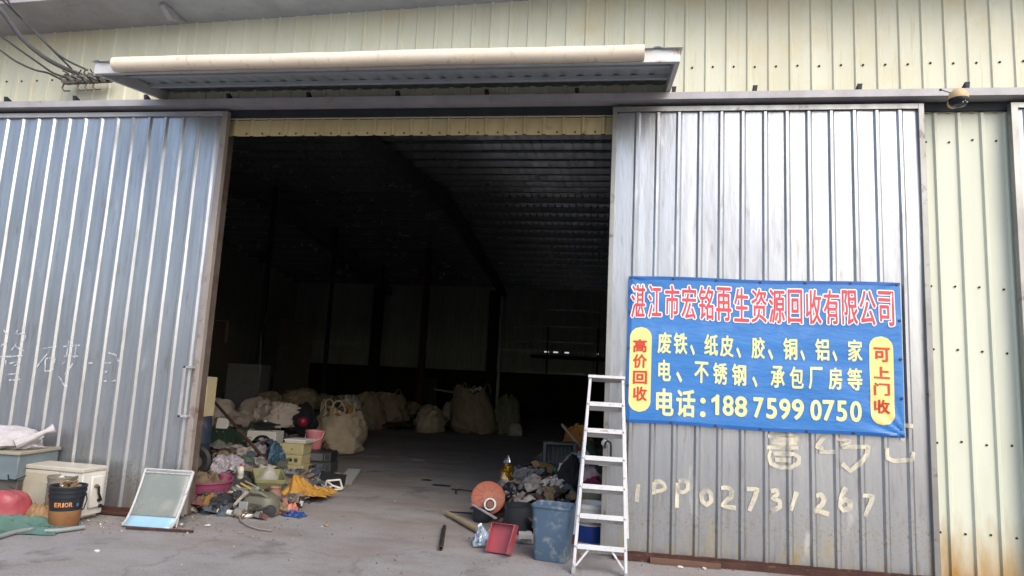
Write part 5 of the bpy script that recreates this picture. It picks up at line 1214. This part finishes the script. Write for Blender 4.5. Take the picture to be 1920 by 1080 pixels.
put_sack('stuffed_bag', 'pale grey stuffed bag between the fan unit and the blue plastic bag', 'bag', 478, 902, 8.5, 40, 26, mat('pale_grey_weave', '8f8a85', '77726d', rough=.8, bump=.4), 90, z=.14, d=.3, crump=.25)
put_cloth('dark_jacket', 'dark jacket like cloth spread behind the pink mug', 'cloth', 440, 928, 7.5, 90, .45, .22, mat('charcoal_cloth', '33333a', '292930', rough=.9, bump=.4), 91, z=.10, rz=.3)
put_cloth('grey_net', 'grey netting heaped right of the khaki planter', 'netting', 545, 926, 7.9, 70, .4, .16, mat('grey_net_cloth', '6f716f', '5b5d5b', rough=.9, bump=.6, bscale=40), 92, z=.03, rz=-.2)
put_sack('tan_bundle', 'tan paper bundle on the scrap left of the faded red cloth', 'bundle', 398, 925, 7.9, 40, 26, weave_tan, 93, z=.15, d=.3, crump=.3)
put_cloth('black_sheet', 'black plastic sheet over scrap in front of the dark grey crate', 'plastic sheet', 1020, 905, 8.9, 70, .5, .2, mat('dull_black_film', '202124', '191a1c', rough=.4, bump=.5), 94, z=.16)

# ================================================================== mixed rubbish nobody could count
def litter(name, label, poly, hfn, n, mats_, sd, smin=.03, smax=.16):
    rr = random.Random(sd); q = MB()
    xs_, ys_ = [p_[0] for p_ in poly], [p_[1] for p_ in poly]
    def inside(x, y):
        c = False; j = len(poly) - 1
        for i in range(len(poly)):
            if (poly[i][1] > y) != (poly[j][1] > y) and x < (poly[j][0] - poly[i][0]) * (y - poly[i][1]) / (poly[j][1] - poly[i][1]) + poly[i][0]: c = not c
            j = i
        return c
    nx, ny_ = 60, 60; x0, x1, y0, y1 = min(xs_), max(xs_), min(ys_), max(ys_)
    vs, fs, idx = [], [], {}
    for j in range(ny_ + 1):
        for i in range(nx + 1):
            x, y = x0 + (x1 - x0) * i / nx, y0 + (y1 - y0) * j / ny_
            if inside(x, y): idx[(i, j)] = len(vs); vs.append((x, y, max(-.04, -.035 + hfn(x, y) * (.8 + .5 * noise.noise(Vector((x * 3, y * 3, sd))) ) + .05 * (fold((x, y, 0), 4, sd) - .6))))
    for (i, j) in idx:
        if all(k in idx for k in ((i + 1, j), (i + 1, j + 1), (i, j + 1))): fs.append((idx[(i, j)], idx[(i + 1, j)], idx[(i + 1, j + 1)], idx[(i, j + 1)]))
    q.add(vs, fs, 0)
    c = 0
    while c < n:
        x, y = rr.uniform(x0, x1), rr.uniform(y0, y1)
        if not inside(x, y): continue
        c += 1; z = max(0, hfn(x, y)) + rr.uniform(.0, .05); mi = rr.randrange(1, len(mats_)); s = rr.uniform(smin, smax)
        ro = Euler((rr.uniform(-.7, .7), rr.uniform(-.7, .7), rr.uniform(0, 6))).to_matrix()
        kind = rr.random()
        if kind < .22: q.box((x, y, z), (s, s * rr.uniform(.3, .8), rr.uniform(.01, .06)), ro, mi)
        elif kind < .36:
            d_ = ro @ Vector((s, 0, 0)); q.tube([Vector((x, y, z)) - d_, Vector((x, y, z + .01)), Vector((x, y, z)) + d_], rr.uniform(.005, .02), 6, mi)
        else:
            (drape(q, s * 2.2, s * 1.5, s * .7, rr.randrange(999), 12, 10, .3, .8, mi=mi, T=Matrix.Translation((x, y, z)) @ ro.to_4x4()) if kind < .72 else lump(q, s * 1.3, s, s * .8, rr.randrange(999), .25, 16, 10, mi=mi, T=Matrix.Translation((x, y, z - .02))))
    return tag(q.build(name, mats_, smooth=True), label, 'rubbish', kind='stuff')
dirt = mat('dark_rubbish_base', '3b3531', '57504a', scale=8, rough=.9, bump=.5, spot=('2a2523', 6, .5, .1))
def dusty(key, a, b): return mat(key, a, b, scale=7, rough=.85, bump=.5, bscale=16, spot=('4a443e', 9, .50, .2))
lm_ = [dirt, dusty('dusty_grey', '6f6f6d', '5c5c5a'), dusty('dusty_charcoal', '323335', '29292b'), dusty('dusty_card', '7d6a51', '65543f'), dusty('dusty_white', '9f9b95', '85817b'), dusty('dusty_olive', '4e5244', '3f4337'), dusty('dusty_blue', '47535f', '3a444f'), dusty('dusty_red', '6b4441', '573634'), dusty('dusty_weave', '82776a', '695f54'), dusty('dusty_black', '222224', '1b1b1d'), dusty('dusty_brown', '5d4f42', '4b3f34'), lilac_film]
polyL = [(-4.35, 6.62), (-3.45, 6.64), (-3.4, 7.1), (-3.55, 8.0), (-3.6, 8.9), (-4.2, 9.6), (-4.6, 11.0), (-5.0, 12.2), (-7.2, 12.4), (-7.4, 9.4), (-5.2, 7.0)]
def hL(x, y):
    d = min(1, max(0, (-3.25 - (y - 6.6) * .30 - x) / 1.1))
    return .13 * d * min(1, max(0, (y - 6.5) / .4)) + .17 * d * min(1, max(0, (y - 7.2) / 1.2)) + .16 * d * min(1, max(0, (y - 9) / 2))
litter('rubbish_heap', 'mixed scrap and small rubbish under the left heap', polyL, hL, 600, lm_, 3, .05, .16)
litter('rubbish_fringe', 'small rubbish spilling out along the front of the left heap', [(-4.3, 6.55), (-3.4, 6.58), (-3.3, 7.3), (-3.45, 8.3), (-3.9, 8.6), (-4.6, 7.4)], lambda x, y: .04 * min(1, max(0, (y - 6.6) / .3)) * min(1, max(0, (-3.0 - x) / .3)), 300, lm_, 13, .025, .10)
polyR = [(-1.25, 7.25), (-.75, 6.75), (.02, 6.62), (.05, 7.5), (.3, 10.6), (-.9, 10.8), (-1.2, 9.2), (-1.45, 8.2)]
def hR(x, y):
    return (.26 + .05 * max(0, y - 7.6)) * min(1, max(0, (x + 1.45 + (y - 7) * .02) / .7)) * min(1, max(0, (y - 6.7) / .8))
litter('rubbish_heap', 'mixed scrap and small rubbish under the right heap behind the blue bin', polyR, hR, 400, lm_, 4, .04, .15)
polyB = [(-8.4, 16.6), (-5.4, 17.4), (-2.6, 18.4), (-2.2, 19.6), (-9, 19.8)]
litter('rubbish_heap', 'low dark rubbish between the bulk bags deep inside', polyB, lambda x, y: .22, 90, lm_, 6, .06, .3)
q = MB(); cr_ = random.Random(9)
for (px0, px1, py0, py1, n_) in ((150, 370, 968, 1000, 120), (340, 660, 965, 1010, 50), (1180, 1420, 1052, 1072, 30), (880, 1080, 1000, 1060, 40), (300, 1000, 1000, 1075, 40), (700, 860, 850, 960, 25)):
    for k in range(n_):
        a = G(cr_.uniform(px0, px1), cr_.uniform(py0, py1)); s = cr_.uniform(.004, .015)
        q.box((a.x, a.y, s * .25), (s, s * .7, s * .5), (cr_.random(), cr_.random(), cr_.random() * 3), 0 if cr_.random() < .9 else 1)
tag(q.build('floor_crumbs', [mat('crumb_dirt', '7a716a', '625a54', rough=.9), whitep], smooth=False), 'scattered crumbs of dirt and paper on the concrete', 'litter', kind='stuff')

# ================================================================== deep interior, left side
a = A(545, 700, 17.5)
t = thing('plywood_board', 'tall dim plywood board standing against junk deep on the left', 'board', (a.x, 17.5, 0), (R(-4), 0, R(10)))
q = MB(); q.b2((-.48, 0, 0), (.48, .03, A(545, 598, 17.5).z)); q.build('board_sheet', mat('grimy_plywood', '4a443a', '3d382f', scale=2, rough=.9), t)
q = MB(); q.b2((-.48, .031, 1.0), (.48, .07, 1.08)); q.build('batten', wood, t)
a = A(459, 790, 16.2)
cube_item('pale_locker', 'dim pale locker standing deep inside on the left', 'locker', 459, 775, 16.2, 66, 118, .6, pgrey, .1, z=.0, parts=lambda t, wd, d, h: MB().b2((-wd / 2 + .03, -d / 2 - .01, .05), (wd / 2 - .03, -d / 2 - .001, h - .05)).build('door', pgrey, t))
cube_item('dark_cupboard', 'dark cupboard in front of the back wall left of the bulk bags', 'cupboard', 808, 742, 25, 30, 70, .6, beam_m, 0, z=0, parts=lambda t, wd, d, h: MB().b2((-wd / 2 + .03, -d / 2 - .01, .05), (wd / 2 - .03, -d / 2 - .001, h - .05)).build('door', pgreen, t))
a = A(405, 640, 15.5)
t = thing('framed_panel', 'dim framed panel hanging in the dark beside the left door edge', 'panel', (a.x, 15.5, a.z))
q = MB(); q.b2((-.30, 0, 0), (.22, .04, .5)); q.build('panel_sheet', pgrey, t)
q = MB(); q.b2((.23, -.01, -.03), (.30, .05, .53)); q.b2((-.33, -.01, .505), (.229, .05, .54)); q.build('panel_frame', wood, t)
q = MB(); q.tube([(a.x - .28, 15.55, 0), (a.x - .28, 15.55, a.z)], .03, 8); q.tube([(a.x + .26, 15.55, 0), (a.x + .26, 15.55, a.z - .04)], .03, 8); q.build('panel_post', wood).parent = t
bpy.context.view_layer.update()
t.children[-1].matrix_parent_inverse = t.matrix_world.inverted()
q = MB(); q.tube([A(490, 635, 15), A(500, 586, 15.2)], .012, 6); q.tube([A(482, 760, 15), A(490, 635, 15)], .012, 6)
tag(q.build('metal_rod', tin), 'thin pale metal rod standing in the dark left of the plywood board', 'rod')
put_sack('dim_bundle', 'large dim bundle below the plywood board', 'bundle', 575, 770, 17.0, 70, 70, weave_olive, 77, z=0, d=1.0)
q = MB(); q.tube([A(815, 730, 21), A(865, 738, 20.4)], .03, 8)
tag(q.build('pale_tube', white_al), 'pale tube lying on junk behind the low slumped sack', 'tube')

# ================================================================== overhead: cables, insulators, camera
t = thing('insulator_rack', 'row of old wire insulators on an iron bar on the wall left of the awning', 'insulators', A(165, 150, 6.36))
o_ = t.location
b0, b1 = A(126, 156, 6.30) - o_, A(210, 152, 6.30) - o_
q = MB(); q.tube([b0, b1], .020, 6); q.box(b0.lerp(b1, .5) + Vector((.02, .0, .05)), (.5, .03, .012)); q.build('iron_bar', steel_rust, t)
ins = mat('dusty_porcelain', '77756f', '5b5853', scale=9, rough=.5)
for k in range(6):
    c0 = b0.lerp(b1, .06 + k * .17) + Vector((0, -.05, .02))
    q = MB(); q.lathe([(.012, -.06), (.042, -.05), (.045, -.02), (.022, -.005), (.022, .005), (.045, .02), (.040, .05), (.012, .06)], 16, Matrix.Translation(c0) @ Matrix.Rotation(R(15 + 7 * k), 4, 'Y'), cap0=True, cap1=True); q.build('insulator', ins, t)
    q = MB(); an = [c0 + Vector((.03 * math.cos(j * .9) * (1 + .2 * (j % 2)), -.05 + .03 * math.sin(j * .9), .04 - j * .012)) for j in range(9)]; q.tube(an, .008, 5); q.tube([c0 + Vector((.05 * math.sin(j * 1.3 + k), -.04 - .03 * math.cos(j * 1.7), .07 - .02 * j)) for j in range(8)], .008, 5); q.build('tie_wire', mat('old_wire', '6d6c68', '55534f', rough=.6), t)
    if k in (0, 2, 3, 4):
        q = MB(); q.tube([c0 + Vector((-.02, 0, -.04)), c0 + Vector((-.02, -.02, -.11)), c0 + Vector((.02, -.03, -.15)), c0 + Vector((.09, -.03, -.15))], .009, 6); q.build('hook', steel_rust, t)
def cable(label, pix, r, y0, y1):
    pts = []; n_ = len(pix)
    ctr = [A(px, py, y0 + (y1 - y0) * i / (n_ - 1)) for i, (px, py) in enumerate(pix)]
    for i in range(n_ - 1):
        p0, p1, p2, p3 = ctr[max(0, i - 1)], ctr[i], ctr[i + 1], ctr[min(n_ - 1, i + 2)]
        for k in range(6):
            s = k / 6; pts.append(.5 * ((2 * p1) + (p2 - p0) * s + (2 * p0 - 5 * p1 + 4 * p2 - p3) * s * s + (3 * p1 - p0 - 3 * p2 + p3) * s ** 3))
    pts.append(ctr[-1]); q = MB(); q.tube(pts, r, 7)
    tag(q.build('overhead_cable', mat('weathered_cable', '4b4d50', '3d3f42', scale=10, rough=.7)), label, 'cable', 'cables running to the wall insulators')
cable('thickest dark cable sagging to the wall insulators', [(-60, -40), (0, 17), (40, 70), (80, 105), (115, 125), (150, 140)], .024, 5.6, 6.27)
cable('thin cable above the thickest one running to the wall insulators', [(-40, -40), (10, 5), (60, 55), (105, 100), (135, 130)], .011, 5.6, 6.27)
cable('second thin cable crossing down to the right end of the insulators', [(-10, -50), (20, 10), (60, 50), (110, 103), (165, 132)], .011, 5.6, 6.27)
cable('black slack cable second lowest at the left edge of the picture', [(-60, 20), (0, 66), (35, 92), (75, 120), (100, 137), (125, 145)], .011, 5.8, 6.27)
cable('lowest black slack cable at the left edge of the picture', [(-60, 55), (0, 94), (30, 115), (65, 131), (90, 137), (120, 152)], .011, 5.8, 6.27)
t = thing('security_camera', 'cream dome security camera with a small aerial fixed to the door rail', 'security camera', A(1797, 186, 6.12))
q = MB(); q.lathe([(.078, 0), (.080, .02), (.070, .055), (.045, .085), (.001, .098)], 28); q.build('housing', mat('camera_cream', 'cbb48a', 'bba47a', rough=.5), t)
q = MB(); q.lathe([(.076, -.001), (.074, -.03), (.055, -.062), (.001, -.078)], 28); q.build('dome', mat('camera_black', '14161a', '1a1c20', rough=.15), t)
q = MB(); q.lathe([(.045, .02), (.045, .09)], 16, Matrix.Translation((0, .02, 0)) @ Matrix.Rotation(R(-90), 4, 'X')); q.build('mount', mat('camera_cream', 'cbb48a'), t)
for k in range(4):
    q = MB(); q.lathe([(.007, 0), (.006, .004), (.001, .005)], 10, Matrix.Translation((-.012 + .018 * k, -.062 + abs(k - 1.5) * .004, -.038 - .012 * (k % 2))) @ Matrix.Rotation(R(110), 4, 'X')); q.build('led', white_al, t)
q = MB(); q.tube([(-.06, .0, .06), (-.145, -.01, .085)], .004, 6); q.lathe([(.001, -.012), (.011, -.006), (.011, .006), (.001, .012)], 12, Matrix.Translation((-.148, -.01, .086))); q.build('aerial', black, t)
